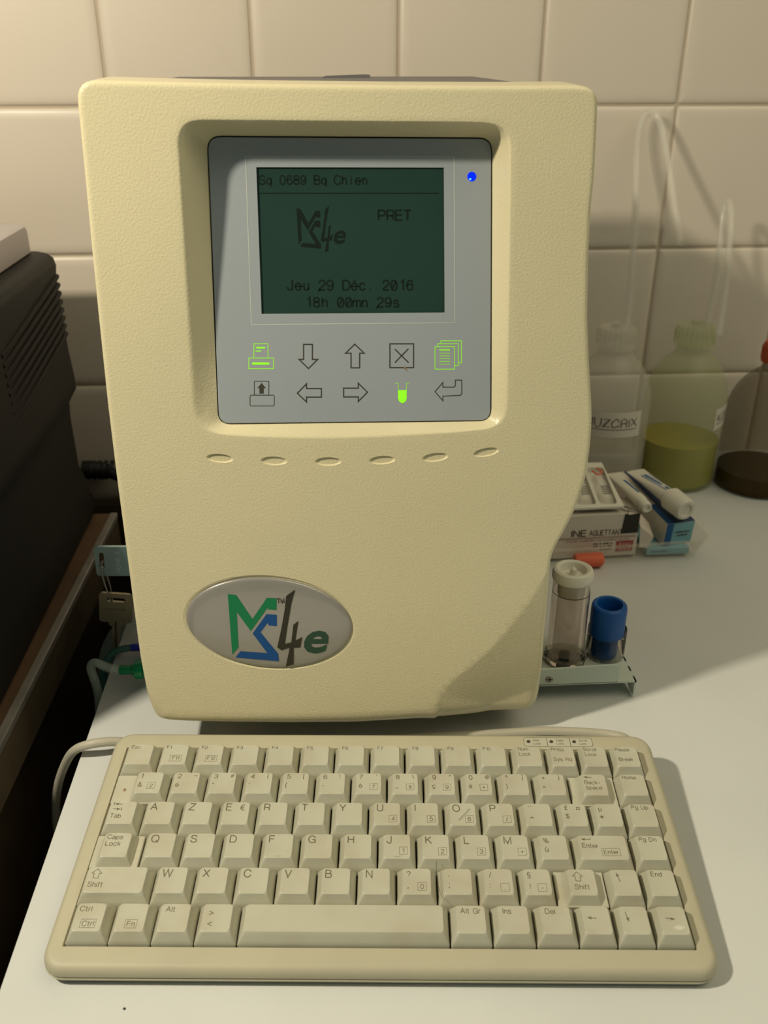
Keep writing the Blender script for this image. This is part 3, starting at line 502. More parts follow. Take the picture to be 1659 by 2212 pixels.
def rho(P, c, a, b_, rot):
    x = P[:, 0]-c[0]; y = P[:, 1]-c[1]; X = x*math.cos(rot) + y*math.sin(rot); Y = -x*math.sin(rot) + y*math.cos(rot)
    return np.hypot(X/a, Y/b_)
def nearest(P, poly):
    best = np.full(len(P), 1e9); pt = np.zeros((len(P), 2))
    for a, b_ in zip(poly[:-1], poly[1:]):
        ab = b_ - a; t = np.clip(((P-a) @ ab)/max(ab @ ab, 1e-18), 0, 1); c_ = a + t[:, None]*ab; d = np.linalg.norm(P-c_, axis=1)
        m = d < best; best[m] = d[m]; pt[m] = c_[m]
    return best, pt
def wf(P):
    P = np.atleast_2d(np.array(P, float)); d = dist_to(P, OUT)
    s = np.clip((0.034 - P[:, 1]) / 0.03, 0, 1); right = np.clip((P[:, 0] - 0.085)/0.03, 0, 1)
    R = 0.0022 + 0.0085*s*s*(3-2*s)*(1-0.55*right)
    q = np.clip((R - d)/R, 0, 1); w_ = -(R - np.sqrt(np.maximum(0, R*R - (R*q)**2)))*0.9
    # gentle crown of the face towards both sides below the panel
    sc_ = inside(P, scoop_poly); w_[sc_] -= 0.28*dist_to(P[sc_], SU, False)
    li = inside(P, lip_poly) & ~sc_
    if li.any():
        b_, pt = nearest(P[li], SL); ramp = np.clip((pt[:, 0]-SL[0][0])/0.02, 0, 1)
        w_[li] += -0.28*dist_to(pt, SU, False) - 0.05*b_*ramp
    for c_, r_ in zip(DIM, DROT):
        w_ -= 0.0009*np.clip((1 - rho(P, c_, 0.00635, 0.00218, r_))/0.18, 0, 1)
    w_ -= 0.0008*np.clip((1 - rho(P, bc, bA*1.035, bB*1.06, bt))/0.035, 0, 1)
    return w_
# recess opening and panel opening sampled on the same rays
RO = smooth_loop(resample(mmv(D['recess']), 400), 3)
RI = rquad([tuple(p) for p in PC], 0.0062, 8)[::-1]
NR = 300
cen = np.array([0.0147, VB + 0.0635])
RI3 = np.array([P3(u, v) for u, v in RI]); RI2 = RI3[:, [0, 2]]
def radial(loop, th):
    out = []; A = np.array(loop) - cen; Bq = np.roll(A, -1, 0)
    for t in th:
        dx, dy = math.cos(t), math.sin(t); best = None
        c1 = A[:, 0]*dy - A[:, 1]*dx; c2 = Bq[:, 0]*dy - Bq[:, 1]*dx
        for i in np.where((c1 <= 0) != (c2 <= 0))[0]:
            k = c1[i]/(c1[i]-c2[i]); p = A[i] + k*(Bq[i]-A[i])
            if p @ np.array([dx, dy]) > 0: best = (i, k, p + cen)
        out.append(best)
    return out
th = []
for ci in range(4):    # denser rays near the corners
    th0 = [math.atan2(0.075, 0.067), math.atan2(0.075, -0.071), math.atan2(-0.071, -0.071), math.atan2(-0.071, 0.067)][ci]
    th += list(th0 + np.linspace(-0.30, 0.30, 40))
th = sorted(set([round(t % (2*PI), 5) for t in th] + [round(t, 5) for t in np.linspace(0, 2*PI, 160, endpoint=False)]))
r0 = radial(RO, th); r1 = radial(RI2, th)
R0L = np.array([p[2] for p in r0])
R1L = []
for i, k, p in r1:
    y = RI3[i][1] + k*(RI3[(i+1) % len(RI3)][1] - RI3[i][1]); R1L.append((p[0], y, p[1]))
R1L = np.array(R1L); R03 = np.c_[R0L[:, 0], -wf(R0L), R0L[:, 1]]
# face points
loops = []
def inset(poly, d):
    P = np.array(poly); t = np.roll(P, -1, 0) - np.roll(P, 1, 0); n_ = np.c_[-t[:, 1], t[:, 0]]; n_ /= np.linalg.norm(n_, axis=1)[:, None]
    area = 0.5*np.sum(P[:, 0]*np.roll(P[:, 1], -1) - np.roll(P[:, 0], -1)*P[:, 1])
    return P + n_*d*(1 if area > 0 else -1)
ptsx = []
for d in (0.00025, 0.0007, 0.0013, 0.0021, 0.0031, 0.0042, 0.0060, 0.0085, 0.0115):
    q = inset(OUT, d); q = q[(dist_to(q, OUT) > d*0.93) & inside(q, OUT) & ~inside(q, inset(R0L, -0.0008))]; ptsx.append(q)
g = np.array([(x, y) for x in np.arange(-0.11, 0.14, 0.0036) for y in np.arange(0, 0.34, 0.0036)]) + np.random.RandomState(1).uniform(-.0003, .0003, (70*95, 2))[:len(np.arange(-0.11, 0.14, 0.0036))*len(np.arange(0, 0.34, 0.0036))]
g = g[inside(g, OUT) & (dist_to(g, OUT) > 0.0125) & ~inside(g, inset(R0L, -0.0012))]; ptsx.append(g)
g2 = np.array([(x, y) for x in np.arange(0.06, 0.13, 0.0018) for y in np.arange(0.0, 0.10, 0.0018)]); g2 = g2[inside(g2, OUT) & (inside(g2, scoop_poly) | inside(g2, lip_poly)) & (dist_to(g2, OUT) > 0.001) & (dist_to(g2, SU, False) > 0.0008) & (dist_to(g2, SL, False) > 0.0008)]; ptsx.append(g2)
lps = []
for c_, r_ in zip(DIM, DROT): lps += [ell(c_, 0.00635, 0.00218, r_, 40), ell(c_, 0.00635*.82, 0.00218*.82, r_, 40)]
for c_, r_ in zip(DIM, DROT): lps += [ell(c_, 0.00635*1.06, 0.00218*1.12, r_, 40)]
lps += [ell(bc, bA*1.042, bB*1.073, bt, 90), ell(bc, bA*1.06, bB*1.10, bt, 60)]
lps += [ell(bc, bA*1.035, bB*1.06, bt, 90), ell(bc, bA*0.999, bB*1.023, bt, 90)]
inn = SU[(dist_to(SU, OUT) > 0.0002) & inside(SU, OUT)]; inl = SL[(dist_to(SL, OUT) > 0.0002) & inside(SL, OUT)]
AP = np.vstack(ptsx); kp = np.ones(len(AP), bool)
for l in lps: kp &= dist_to(AP, l) > 0.0012
v2, tris = cdt(OUT, [R0L], lps, AP[kp], [inn, inl])
fc = MB()
w_ = wf(v2); fc.add([(p[0], -ww, p[1]) for p, ww in zip(v2, w_)], tris)
# recess walls, rounded at the lip
def f_(t, a=0.22): return (t*t/(2*a) if t < a else t - a/2) / (1 - a/2)
L = []
for t in (0, .04, .08, .13, .18, .25, .4, .6, .8, .95, 1):
    lat = 1 - (1-t)**1.0; dep = f_(t)
    L.append([(a[0] + (b_[0]-a[0])*lat, a[1] + (b_[1]-a[1])*dep, a[2] + (b_[2]-a[2])*lat) for a, b_ in zip(R03, R1L)])
L.append([(p[0], p[1] + 0.004, p[2]) for p in R1L])
fc.loft(L, 0, (False, False))
# side skirt running back from the edge
wo = wf(OUT); yb = Vector((0, math.cos(math.radians(5)), math.sin(math.radians(5))))
def back(k, ins):
    q = inset(OUT, ins); return [(x, -ww + yb.y*k, z + yb.z*k + (0.035*k if z > 0.30 else 0)) for (x, z), ww in zip(q, wo)]
fc.loft([back(0, 0), back(0.012, 0.0), back(0.030, 0.0003), back(0.040, 0.0012), back(0.043, 0.004), back(0.043, 0.010)], 0, (False, False))
# drop the part of the skirt that would pass under the worktop
fc.v = [((AMI @ Vector((p.x, p.y, max(p.z, 0.0012)))).to_tuple()) for p in (AM @ Vector(v) for v in fc.v)]
fco = fc.build('front_cover', CREAM, an, angle=38)
tag(fco, 'cream moulded front cover')

# rear housing, in world coordinates
b = MB()
rr = rrect(-0.0950, 0.007, 0.1050, 0.3336, 0.009)
b.loft([[(x + (0.009 - x)*i, y, z + (0.17 - z)*i) for x, z in rr] for y, i in ((0.436, 0.02), (0.438, 0), (0.627, 0), (0.633, 0.02), (0.635, 0.05))])
b.build('rear_housing', HOUSING, an, angle=40, M=AMI)
b = MB(); b.prism([(0.000, 0.3330), (0.030, 0.3330), (0.0300, 0.3352), (0.0270, 0.3354), (0.0040, 0.3347)], 0.590, 0.594, lambda x, z, y: (x, y, z)); b.build('lid_catch', HOUSING, an, M=AMI)
for x, y in ((-0.075, 0.455), (0.085, 0.455), (-0.075, 0.60), (0.085, 0.60)):
    b = MB(); b.lathe([(0, 0.0004), (0.009, 0.0004), (0.0095, 0.002), (0.008, 0.0085)], (x, y, 0), 20, caps=(False, True)); b.build('foot', BLACK, an, M=AMI)

# ---- control panel
pl = MB()
PO = rquad([tuple(p) for p in PC], 0.0060, 8)
cpan = PC.mean(0)
LC = mmv(D['lcd'])
def pin(loop, d): return [tuple(p) for p in inset(loop, d)]
po = pin(PO, 0.0005)
v2, tr = cdt(pin(PO, 0.0008), [[tuple(p) for p in LC]])
pl.add([P3(p[0], p[1], 0.0) for p in v2], tr)
pl.loft([[P3(*p, 0.0) for p in pin(PO, 0.0008)], [P3(*p, -0.0004) for p in po], [P3(*p, -0.0025) for p in po]], 0, (False, True))
pl.loft([[P3(*p, 0.0) for p in LC], [P3(*p, -0.0009) for p in LC]], 1, (False, False))  # window walls near-black, edge shading put into their colour
cp = pl.build('control_panel', [PANEL, DARKGAP], an, angle=30)
tag(cp, 'grey square membrane panel')
b = MB(); b.loft([[P3(*p, k) for p in pin(PO, -0.0010)] for k in (-0.0035, -0.0026)]); b.build('panel_gap_backing', DARKGAP, an)  # dark backing plate that paints the gap around the panel as shaded
def flat(polys, w_, name, m, parent):
    b = MB()
    for V, F in polys: b.add([P3(x, y, w_) for x, y in V], F)
    return b.build(name, m, parent, flip=None)
# display
ld = MB(); ld.loft([[P3(*p, -0.0008) for p in pin(LC, -0.0002)], [P3(*p, -0.0018) for p in pin(LC, -0.0002)]], 0)
T = D['lcdtext']
def lcdline(s, key):
    a, b_, top = mmv(T[key]); n = len(s); h = np.linalg.norm(top-a)*0.92; V, F = slett(s, 1.3, mono=6.0); ux = (b_-a)/(6.0*n)
    ld.add([P3(a[0] + v[0]*ux[0], a[1] + v[0]*ux[1] + v[1]*h/7, -0.00077) for v in V], F, 1)
lcdline('Sq 0689 Bq Chien', 'sq'); lcdline('PRET', 'pret'); lcdline('Jeu 29 Déc. 2Ø16', 'jeu'); lcdline('18h ØØmn 29s', 'h18')
V, F = stroke([tuple(p) for p in mmv(T['rule'])[:2]], 0.0005); ld.add([P3(x, y, -0.00077) for x, y in V], F, 1)
LG = {k: mmv(v) for k, v in D['lcdlogo'].items()}
for k in ('m', 's', 'four'):
    P = [tuple(p) for p in LG[k]]; ld.add([P3(x, y, -0.00077 + (0.00001 if k == 'four' else 0)) for x, y in P], [tuple(range(len(P)))], 1)
def e_glyph(q, kbold=0.022):
    a, b_, top = q; h = np.linalg.norm(top-a); V, F = glyphs('e', kbold, 0.25)
    xs = [v[0] for v in V]; ys = [v[1] for v in V]; kx = np.linalg.norm(b_-a)/(max(xs)-min(xs)); ky = h/(max(ys)-min(ys)); ux = (b_-a)/np.linalg.norm(b_-a)
    return [(a[0] + (v[0]-min(xs))*kx*ux[0], a[1] + (v[0]-min(xs))*kx*ux[1] + (v[1]-min(ys))*ky) for v in V], F
V, F = e_glyph(LG['e']); ld.add([P3(x, y, -0.00077) for x, y in V], F, 1)
dsp = ld.build('display', [LCD, LCDINK], cp, flip=None); tag(dsp, 'dark green liquid crystal display')
I = {k: [[tuple(p) for p in mmv(q)] for q in v] for k, v in D['icons'].items()}
flat([stroke(I['frame'][0], 0.00032, True)], 0.00006, 'display_border', FRAME, cp)
def icon(keys, m, lw, name='icon', fill=(), fm=None):
    b = MB()
    for k in keys:
        for i, p in enumerate(I[k]):
            closed = k in ('down', 'up', 'left', 'right', 'enter', 'eject') or (k == 'cancel' and i == 0) or (k == 'printer' and i == 1) or (k == 'docs' and i == 0)
            V, F = stroke(p, lw, closed); b.add([P3(x, y, 0.00006) for x, y in V], F, 0)
    for k in fill:
        for p in I[k]: b.add([P3(x, y, 0.00007) for x, y in p], [tuple(range(len(p)))], 1)
    return b.build(name, [m, fm or m], cp, flip=None)
for k in ('down', 'up', 'cancel', 'left', 'right'): icon([k], INK, 0.00056)
icon(['enter'], INK, 0.00042); icon(['eject'], INK, 0.00032, fill=['ejectfill'])
tag(icon(['printer'], GREENLIT, 0.00036, fill=['printerfill'], fm=GREENLIT2), 'lit green printer symbol'); tag(icon(['docs'], GREENLIT, 0.00036, fill=['docsfill'], fm=GREENLIT), 'lit green sheets symbol')
tag(icon(['tube'], GREENLIT, 0.00026, fill=['tubefill'], fm=GREENLIT2), 'lit green test tube symbol')
icon([], GRIME, 0, 'stain', fill=['stain'])
lc = mmv(D['led'])
b = MB(); b.add([P3(lc[0] + 0.0020*math.cos(t), lc[1] + 0.0020*math.sin(t), 0.00008) for t in np.linspace(0, 2*PI, 24, endpoint=False)], [tuple(range(24))])
b.add([P3(lc[0] - 0.0007 + 0.0006*math.cos(t), lc[1] - 0.0011 + 0.0004*math.sin(t), 0.00012) for t in np.linspace(0, 2*PI, 14, endpoint=False)], [tuple(range(14))], 1)
tag(b.build('status_light', [BLUELED, BLUELED2], cp, flip=None), 'lit round blue light')

# ---- badge
b = MB(); bl = []
for k, h in ((1.0, -0.0007), (0.996, -0.0001), (0.985, 0.0003), (0.96, 0.0006), (0.9, 0.00085), (0.7, 0.00115), (0.4, 0.0013), (0.1, 0.00135)):
    bl.append([(x, -h, y) for x, y in ell(bc, bA*k, bB*k, bt, 72)])
b.loft(bl)
bd = b.build('badge', BADGE, an, angle=50); tag(bd, 'silver oval badge with domed lacquer')
def bh_(x, y):
    r_ = float(rho(np.array([[x, y]]), bc, bA, bB, bt)[0]); return 0.00137 - 0.0003*min(1, r_)**2 - 0.00022*max(0, r_-0.7)/0.3
LO = {k: mmv(v) for k, v in D['logo'].items()}
def emblem(V, F, name, m, dz=0.00012):
    b = MB(); bm = bmesh.new(); vs = [bm.verts.new((x, y, 0)) for x, y in V]
    for f in F: bm.faces.new([vs[i] for i in f])
    bmesh.ops.triangulate(bm, faces=bm.faces); bmesh.ops.subdivide_edges(bm, edges=bm.edges, cuts=3, use_grid_fill=True)
    bm.verts.index_update()
    b.add([(v.co.x, -(bh_(v.co.x, v.co.y) + dz), v.co.y) for v in bm.verts], [tuple(v.index for v in f.verts) for f in bm.faces]); bm.free()
    return b.build(name, m, bd, flip=None)
emblem([tuple(p) for p in LO['m']], [tuple(range(len(LO['m'])))], 'emblem', LOGOG); emblem([tuple(p) for p in LO['s']], [tuple(range(len(LO['s'])))], 'emblem', LOGOB)
emblem([tuple(p) for p in LO['four']], [tuple(range(len(LO['four'])))], 'emblem', LOGOK, 0.00016)
V, F = e_glyph(LO['e']); emblem(V, F, 'emblem', LOGOE)
a, b2, t2 = LO['tm']; V, F = text2d('TM', a[0], a[1], np.linalg.norm(t2-a), np.linalg.norm(b2-a), bold=0.01); emblem(V, F, 'emblem', LOGOK)

# ---- tube bracket on the right flank
b = MB()
pp = [(0.108, 0.0120), (0.1670, 0.0120), (0.1670, 0.0215), (0.1662, 0.0235), (0.1645, 0.0246), (0.108, 0.0228)]
b.prism(pp, 0.4285, 0.4298, lambda x, z, y: (x, y, z))
b.box(0.100, 0.4285, 0.0114, 0.1785, 0.478, 0.0124)
b.prism([(0.4285, 0.0124), (0.4285, 0.0020), (0.434, 0.0012), (0.478, 0.0112), (0.478, 0.0124)], 0.1774, 0.1786, lambda y, z, x: (x, y, z))
br = b.build('tube_bracket', WHITEMETAL, an, M=AMI); tag(br, 'white metal bracket')
b = MB(); b.lathe([(0, 0.0007), (0.0012, 0.0008), (0.0022, 0.0004), (0.0025, 0)], (0.1255, 0.4285, 0.0165), 20, axis=(0, -1, 0), caps=(True, False))
b.box(0.1237, 0.42765, 0.0162, 0.1273, 0.4280, 0.0168, 1); b.box(0.1252, 0.42765, 0.0148, 0.1258, 0.4280, 0.0182, 1)
b.build('screw', [STEEL, DARKGAP], br, M=AMI)
b = MB()  # clear cup that takes the blue capped tube
b.lathe([(0.0118, 0), (0.0118, 0.0190), (0.0115, 0.0195), (0.0108, 0.0190), (0.0108, 0)], (0.1672, 0.4575, 0.0126), 36, caps=(False, False))
tag(b.build('tube_cup', CLEARW, an, M=AMI), 'clear acrylic cup')
b = MB()  # clear foot with a fin around the capped vial
b.lathe([(0.0124, 0), (0.0126, 0.003), (0.0120, 0.006), (0.0117, 0.006), (0.0117, 0)], (0.1405, 0.4530, 0.0126), 36)
b.prism([(0.1465, 0.0126), (0.1605, 0.0170), (0.1560, 0.0215), (0.1505, 0.0262)], 0.4385, 0.4395, lambda x, z, y: (x, y, z))
b.prism([(0.1160, 0.0126), (0.1290, 0.0126), (0.1290, 0.0190), (0.1210, 0.0255)], 0.4385, 0.4395, lambda x, z, y: (x, y, z))
tag(b.build('tube_cup', CLEARW, an, M=AMI), 'clear acrylic foot with fins')
# lock barrel on the left flank
b = MB(); b.lathe([(0.006, 0), (0.006, 0.006), (0.004, 0.0065), (0.0, 0.0065)], (-0.0955, 0.500, 0.0655), 24, axis=(-1, 0, 0), caps=(True, False)); b.build('lock_barrel', CHROME, an, M=AMI)
# ================================================================ tubes held by the bracket
vi = empty('sample_vial', (0.1405, 0.453, 0.0126), label='tall clear vial with a thick white ring cap, standing in the white bracket', cat='vial')
b = MB(); b.lathe([(0, 0.0003), (0.0106, 0.0003), (0.0113, 0.002), (0.0113, 0.0575), (0.0107, 0.0575), (0.0107, 0.003), (0, 0.002)], n=40); b.build('barrel', CLEARW, vi)
b = MB(); b.lathe([(0.0117, 0.0578), (0.0122, 0.0590), (0.0122, 0.0615), (0.0113, 0.0640), (0.0098, 0.0648), (0.0080, 0.0640), (0.0070, 0.0618), (0.0066, 0.0600), (0.0030, 0.0596), (0.0022, 0.0600), (0.0018, 0.0640), (0.0008, 0.0650), (0, 0.0650)], n=40)
b.lathe([(0.0117, 0.0578), (0.0085, 0.0578), (0.0080, 0.0480), (0.0074, 0.0470), (0.0, 0.0470)], n=40); tag(b.build('cap', WHITEP, vi), 'white ring cap')
b = MB(); b.lathe([(0, 0.006), (0.0075, 0.006), (0.0075, 0.0465), (0, 0.0465)], n=30); b.build('inner_tube', mat('vial_inner', (0.66, 0.58, 0.48), rough=0.3, alpha=0.35), vi)
b = MB(); b.lathe([(0.00770, 0.0), (0.00775, 0.026)], (0.0, 0.0, 0.012), 30); k = MB()
for j in range(8, 15): k.add([(0.0109*math.cos(a), 0.0109*math.sin(a), z) for a, z in ((-1.25 + j*.09, .012), (-1.25 + (j+1)*.09, .012), (-1.25 + (j+1)*.09, .040), (-1.25 + j*.09, .040))], [(0, 1, 2, 3)])
k.build('blue_marking', mat('blue_marking', (0.05, 0.09, 0.25), rough=0.4, alpha=0.7), vi)
b = MB(); b.lathe([(0.01145, 0), (0.01145, 0.0005)], (0, 0, 0.0495), 40); b.build('graduation_ring', DARKGAP, vi)
b = MB(); b.lathe([(0.0, 0.0006), (0.0032, 0.0006), (0.0030, 0.008), (0.0, 0.008)], (-0.001, -0.003, 0), 16); b.build('plunger_tip', BLACK, vi)

bt_ = empty('capped_sample_tube', (0.1655, 0.4545, 0.0126), label='sample tube with a hollow bright blue cap, in the clear cup of the bracket', cat='tube')
b = MB(); b.lathe([(0, 0.0004), (0.006, 0.0006), (0.0080, 0.003), (0.0082, 0.0165)], n=32); tag(b.build('barrel', BLUECAP, bt_), 'blue lower barrel')
b = MB(); b.lathe([(0.0, 0.0170), (0.0100, 0.0170), (0.0106, 0.0178), (0.0107, 0.0350), (0.0103, 0.0372), (0.0092, 0.0382), (0.0078, 0.0380), (0.0070, 0.0365), (0.0068, 0.0290), (0, 0.0290)], n=40); tag(b.build('cap', BLUECAP, bt_), 'bright blue hollow cap')

# ================================================================ keys at the analyser's lock
def keyshape(bw, bh, blade, bl_w, slot, th, parent, M, m, slot_rot=False, teeth=True):
    b = MB()
    outer = rrect(-bw/2, -bh/2, bw/2, bh/2, 0.0022, 4)
    bl0 = [(p[0], p[1]) for p in outer]
    sl = rrect(*slot, 0.0012, 4)[::-1]
    v2, tr = cdt(outer, [sl])
    for s in (0, 1):
        b.add([(p[0], (s-.5)*th, p[1]) for p in v2], [t if s else t[::-1] for t in tr])
    for lp in (outer, sl): b.loft([[(x, -th/2, y) for x, y in lp], [(x, th/2, y) for x, y in lp]], 0, (False, False))
    if blade:
        n = 7; L_ = []
        pts = [(-bl_w*.9, 0), (-bl_w*.9, -0.002), (-bl_w*.55, -0.003)]
        for i in range(n):
            y = -0.003 - (i + .5)*(blade - .005)/n; pts += [(-bl_w*(.55 if i % 2 else .42), y), (-bl_w*(.55 if i % 3 else .38), y - .001)]
        pts += [(-bl_w*.3, -blade + .001), (0, -blade), (bl_w*.3, -blade + .0012), (bl_w*.5, -0.003), (bl_w*.9, -0.002), (bl_w*.9, 0)]
        b.prism([(x, y - bh/2) for x, y in pts], -th/2, th/2, lambda x, z, y: (x, y, z))
        b.box(-0.0004, -th/2 - 0.0001, -bh/2 - blade + 0.003, 0.0004, th/2, -bh/2 + 0.001, 1)
    o = b.build('key', [m, DARKGAP], parent, M=M, angle=30, flip=True)
    return o
M1 = Matrix.Translation((-0.1345, 0.500, 0.0655)) @ Matrix.Rotation(math.radians(2), 4, 'Y')
k1 = keyshape(0.0240, 0.0205, 0, 0, (-0.0098, -0.0045, -0.0064, 0.0062), 0.0022, None, M1, KEYBRIGHT)
tb = MB()
for s, yy in (('RONIS Z', 0.0),):
    V, F = text2d(s, -0.0075, 0.0, 0.0024, 0.0150, bold=0.0)
    tb.add([(0.0030 - y, -0.00125, x) for x, y in V], F)   # lettering runs up the bow
tag(k1, 'bright steel key with an oblong slot, inserted in the lock on the analyser\'s left flank', 'key')
t_ = tb.build('stamping', mat('stamped_steel', (0.75, 0.85, 0.85), rough=0.5), k1, M=M1, flip=None)
tb = MB(); tb.box(-0.1240, 0.4992, 0.0625, -0.1068, 0.5008, 0.0685); tb.build('blade', KEYBRIGHT, k1)
M2 = Matrix.Translation((-0.1385, 0.500, 0.0315)) @ Matrix.Rotation(math.radians(7), 4, 'Y')
k2 = keyshape(0.0205, 0.0215, 0.0235, 0.0050, (-0.0056, 0.0046, 0.0060, 0.0076), 0.0020, None, M2, KEYMETAL)
tag(k2, 'dull nickel key hanging blade down from the ring, left of the analyser', 'key')
tb = MB(); V, F = smudge((7,), -0.0068, -0.0015, 0.0018, 0.0135); tb.add([(x, -0.00106, y) for x, y in V], F); tb.build('stamping', mat('stamped_dull', (0.22, 0.19, 0.12), rough=0.5, metal=0.3), k2, M=M2, flip=None)
b = MB(); b.tube([(-0.1427, 0.4975, 0.0640), (-0.1425, 0.4960, 0.0560), (-0.1412, 0.4965, 0.0450), (-0.1405, 0.4985, 0.0375), (-0.1405, 0.5020, 0.0375), (-0.1412, 0.5040, 0.0450), (-0.1425, 0.5040, 0.0560), (-0.1427, 0.5025, 0.0640), (-0.1427, 0.4975, 0.0640)], 0.00055, 8)
tag(b.build('key_ring', STEEL), 'thin wire ring linking the two keys beside the analyser', 'ring')

# ================================================================ tubing at the left flank
def conn(parent, x, y, z, m, s=1.0, name='connector'):
    b = MB(); b.lathe([(0.0, 0), (0.0022*s, 0), (0.0029*s, 0.0006), (0.0029*s, 0.0075), (0.0036*s, 0.008), (0.0036*s, 0.0095), (0.0060*s, 0.010), (0.0060*s, 0.0145), (0.003*s, 0.015), (0.003*s, 0.026)], (x, y, z), 20, axis=(1, 0, 0.0), caps=(True, True))
    return b.build(name, m, parent)
t1 = empty('drain_tube', (0, 0, 0), label='clear tube on a green connector, bending over the worktop\'s left edge', cat='tube')
conn(t1, -0.1320, 0.462, 0.0105, GREENP)
b = MB(); b.tube([(-0.1285, 0.462, 0.0105), (-0.1320, 0.462, 0.0105), (-0.1390, 0.462, 0.0130), (-0.1440, 0.462, 0.0160), (-0.1470, 0.462, 0.0160), (-0.1485, 0.462, 0.0120), (-0.1470, 0.461, 0.0020), (-0.1463, 0.460, -0.008), (-0.1490, 0.46, -0.030), (-0.155, 0.46, -0.06)], 0.0027, 12); b.build('hose', TUBECLEAR, t1)
t2 = empty('supply_tube', (0, 0, 0), label='dark teal tube on a blue connector behind the green one', cat='tube')
conn(t2, -0.1310, 0.492, 0.0060, BLUEP, 0.9)
b = MB(); b.tube([(-0.125, 0.492, 0.0060), (-0.130, 0.492, 0.0060), (-0.1370, 0.491, 0.0055), (-0.1420, 0.489, 0.0040), (-0.1458, 0.486, 0.0000), (-0.1490, 0.484, -0.012), (-0.152, 0.483, -0.05)], 0.0023, 12); b.build('hose', TUBETEAL, t2)
t3 = empty('waste_hose', (0, 0, 0), label='thick clear hose looping off the worktop edge behind the blue connector', cat='hose')
b = MB(); b.tube([(-0.098, 0.520, 0.030), (-0.112, 0.520, 0.024), (-0.125, 0.518, 0.016), (-0.137, 0.516, 0.008), (-0.1475, 0.514, -0.004), (-0.1545, 0.512, -0.025), (-0.158, 0.51, -0.07)], 0.0058, 14); b.build('hose', TUBECLEAR, t3)
b = MB(); b.tube([(-0.098, 0.545, 0.036), (-0.113, 0.545, 0.040), (-0.124, 0.542, 0.030), (-0.135, 0.540, 0.012), (-0.143, 0.538, 0.0065)], 0.0035, 12); b.build('hose', TUBECLEAR, t3)

# ================================================================ keyboard
KO = Vector((-0.11727, 0.26745, 0.012)); KYAW, KT = math.radians(-4.1), math.radians(5.8)
kb = empty('keyboard', KO, (0, 0, 0), 'compact beige French keyboard lying in front of the analyser', 'keyboard')
kb.rotation_euler = (KT, 0, KYAW)
KM = Matrix.Translation(KO) @ Matrix.Rotation(KYAW, 4, 'Z') @ Matrix.Rotation(KT, 4, 'X'); KMI = KM.inverted()
mmf = 0.001
b = MB()
KX0, KX1, KY0, KY1 = -0.0080, 0.2732, -0.0108, 0.1212
def body_loop(ins, w_=None, zw=None, r=0.0095):
    lp = rrect(KX0+ins, KY0+ins, KX1-ins, KY1-ins, max(0.002, r-ins), 7)
    if zw is None: return [(x, y, w_) for x, y in lp]
    out = []
    for x, y in lp:   # drop vertically in the world to height zw
        p = KM @ Vector((x, y, -0.008)); out.append(tuple(KMI @ Vector((p.x, p.y, zw))))
    return out
well = [(-0.0004, -0.0005), (0.2650, -0.0005), (0.2650, 0.1100), (-0.0004, 0.1100)]
Lp = [body_loop(0.0034, 0.0), body_loop(0.0022, -0.0003), body_loop(0.0011, -0.0010), body_loop(0.0004, -0.0020), body_loop(0.0, -0.0036), body_loop(0.0, -0.0052)]
v2, tr = cdt([(p[0], p[1]) for p in Lp[0]], [well])
b.add([(p[0], p[1], 0.0) for p in v2], tr)
b.loft(Lp + [body_loop(0.0004, -0.0054), body_loop(0.0016, -0.0055)], 0, (False, False))
b.loft([[(x, y, 0.0) for x, y in well], [(x, y, -0.0006) for x, y in [(-0.0002, -0.0003), (0.2648, -0.0003), (0.2648, 0.1098), (-0.0002, 0.1098)]], [(x, y, -0.0050) for x, y in [(-0.0002, -0.0003), (0.2648, -0.0003), (0.2648, 0.1098), (-0.0002, 0.1098)]]], 0, (False, False))
ub = b.build('upper_shell', KEYBODY, kb, angle=30)
b = MB(); b.loft([body_loop(0.0018, -0.0053), body_loop(0.0016, -0.0060), body_loop(0.0001, -0.0061), body_loop(-0.0002, -0.0064), body_loop(0.0006, zw=0.0026), body_loop(0.0020, zw=0.0010)], 0); b.build('lower_shell', KEYBODY, kb, angle=30)
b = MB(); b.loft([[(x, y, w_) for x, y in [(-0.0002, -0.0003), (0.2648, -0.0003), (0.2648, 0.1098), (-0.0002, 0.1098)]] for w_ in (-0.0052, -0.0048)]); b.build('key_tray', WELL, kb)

RP = 0.01814
def cap_top(a0, a1, side):
    return a0 + side, a1 - side
def boxed(s, cx, cy, h=2.2, bw=None):
    """label in a thin frame, centre given (mm from top-left)"""
    bw = bw or (3.7 + 1.55*(len(s)-1)*h/2.2*0.95); return [('T', s, cx, cy - h/2, h, 'C'), ('B', cx - bw/2, cy - 1.95, cx + bw/2, cy + 1.95)]
def up_outline(x, y, s=1.0): return [('L', [(x, y+2.2*s), (x+2.2*s, y), (x+4.4*s, y+2.2*s), (x+3.3*s, y+2.2*s), (x+3.3*s, y+4.6*s), (x+1.1*s, y+4.6*s), (x+1.1*s, y+2.2*s)], 0.26, True)]
def arrow(x0, y0, x1, y1, lw=0.30, hl=2.0, hw=0.75):
    d = Vector((x1-x0, y1-y0)); n = d.normalized(); q = Vector((-n.y, n.x)); t = Vector((x1, y1)); bb = t - n*hl
    return [('L', [(x0, y0), tuple(bb + n*0.3)], lw, False), ('P', [tuple(t), tuple(bb + q*hw), tuple(bb + n*0.35), tuple(bb - q*hw)])]
def T(s, x, y, h, al='L'): return [('T', s, x, y, h, al)]
LETTER = 3.7
def letter(ch): return T(ch, 1.3, 0.9, LETTER)

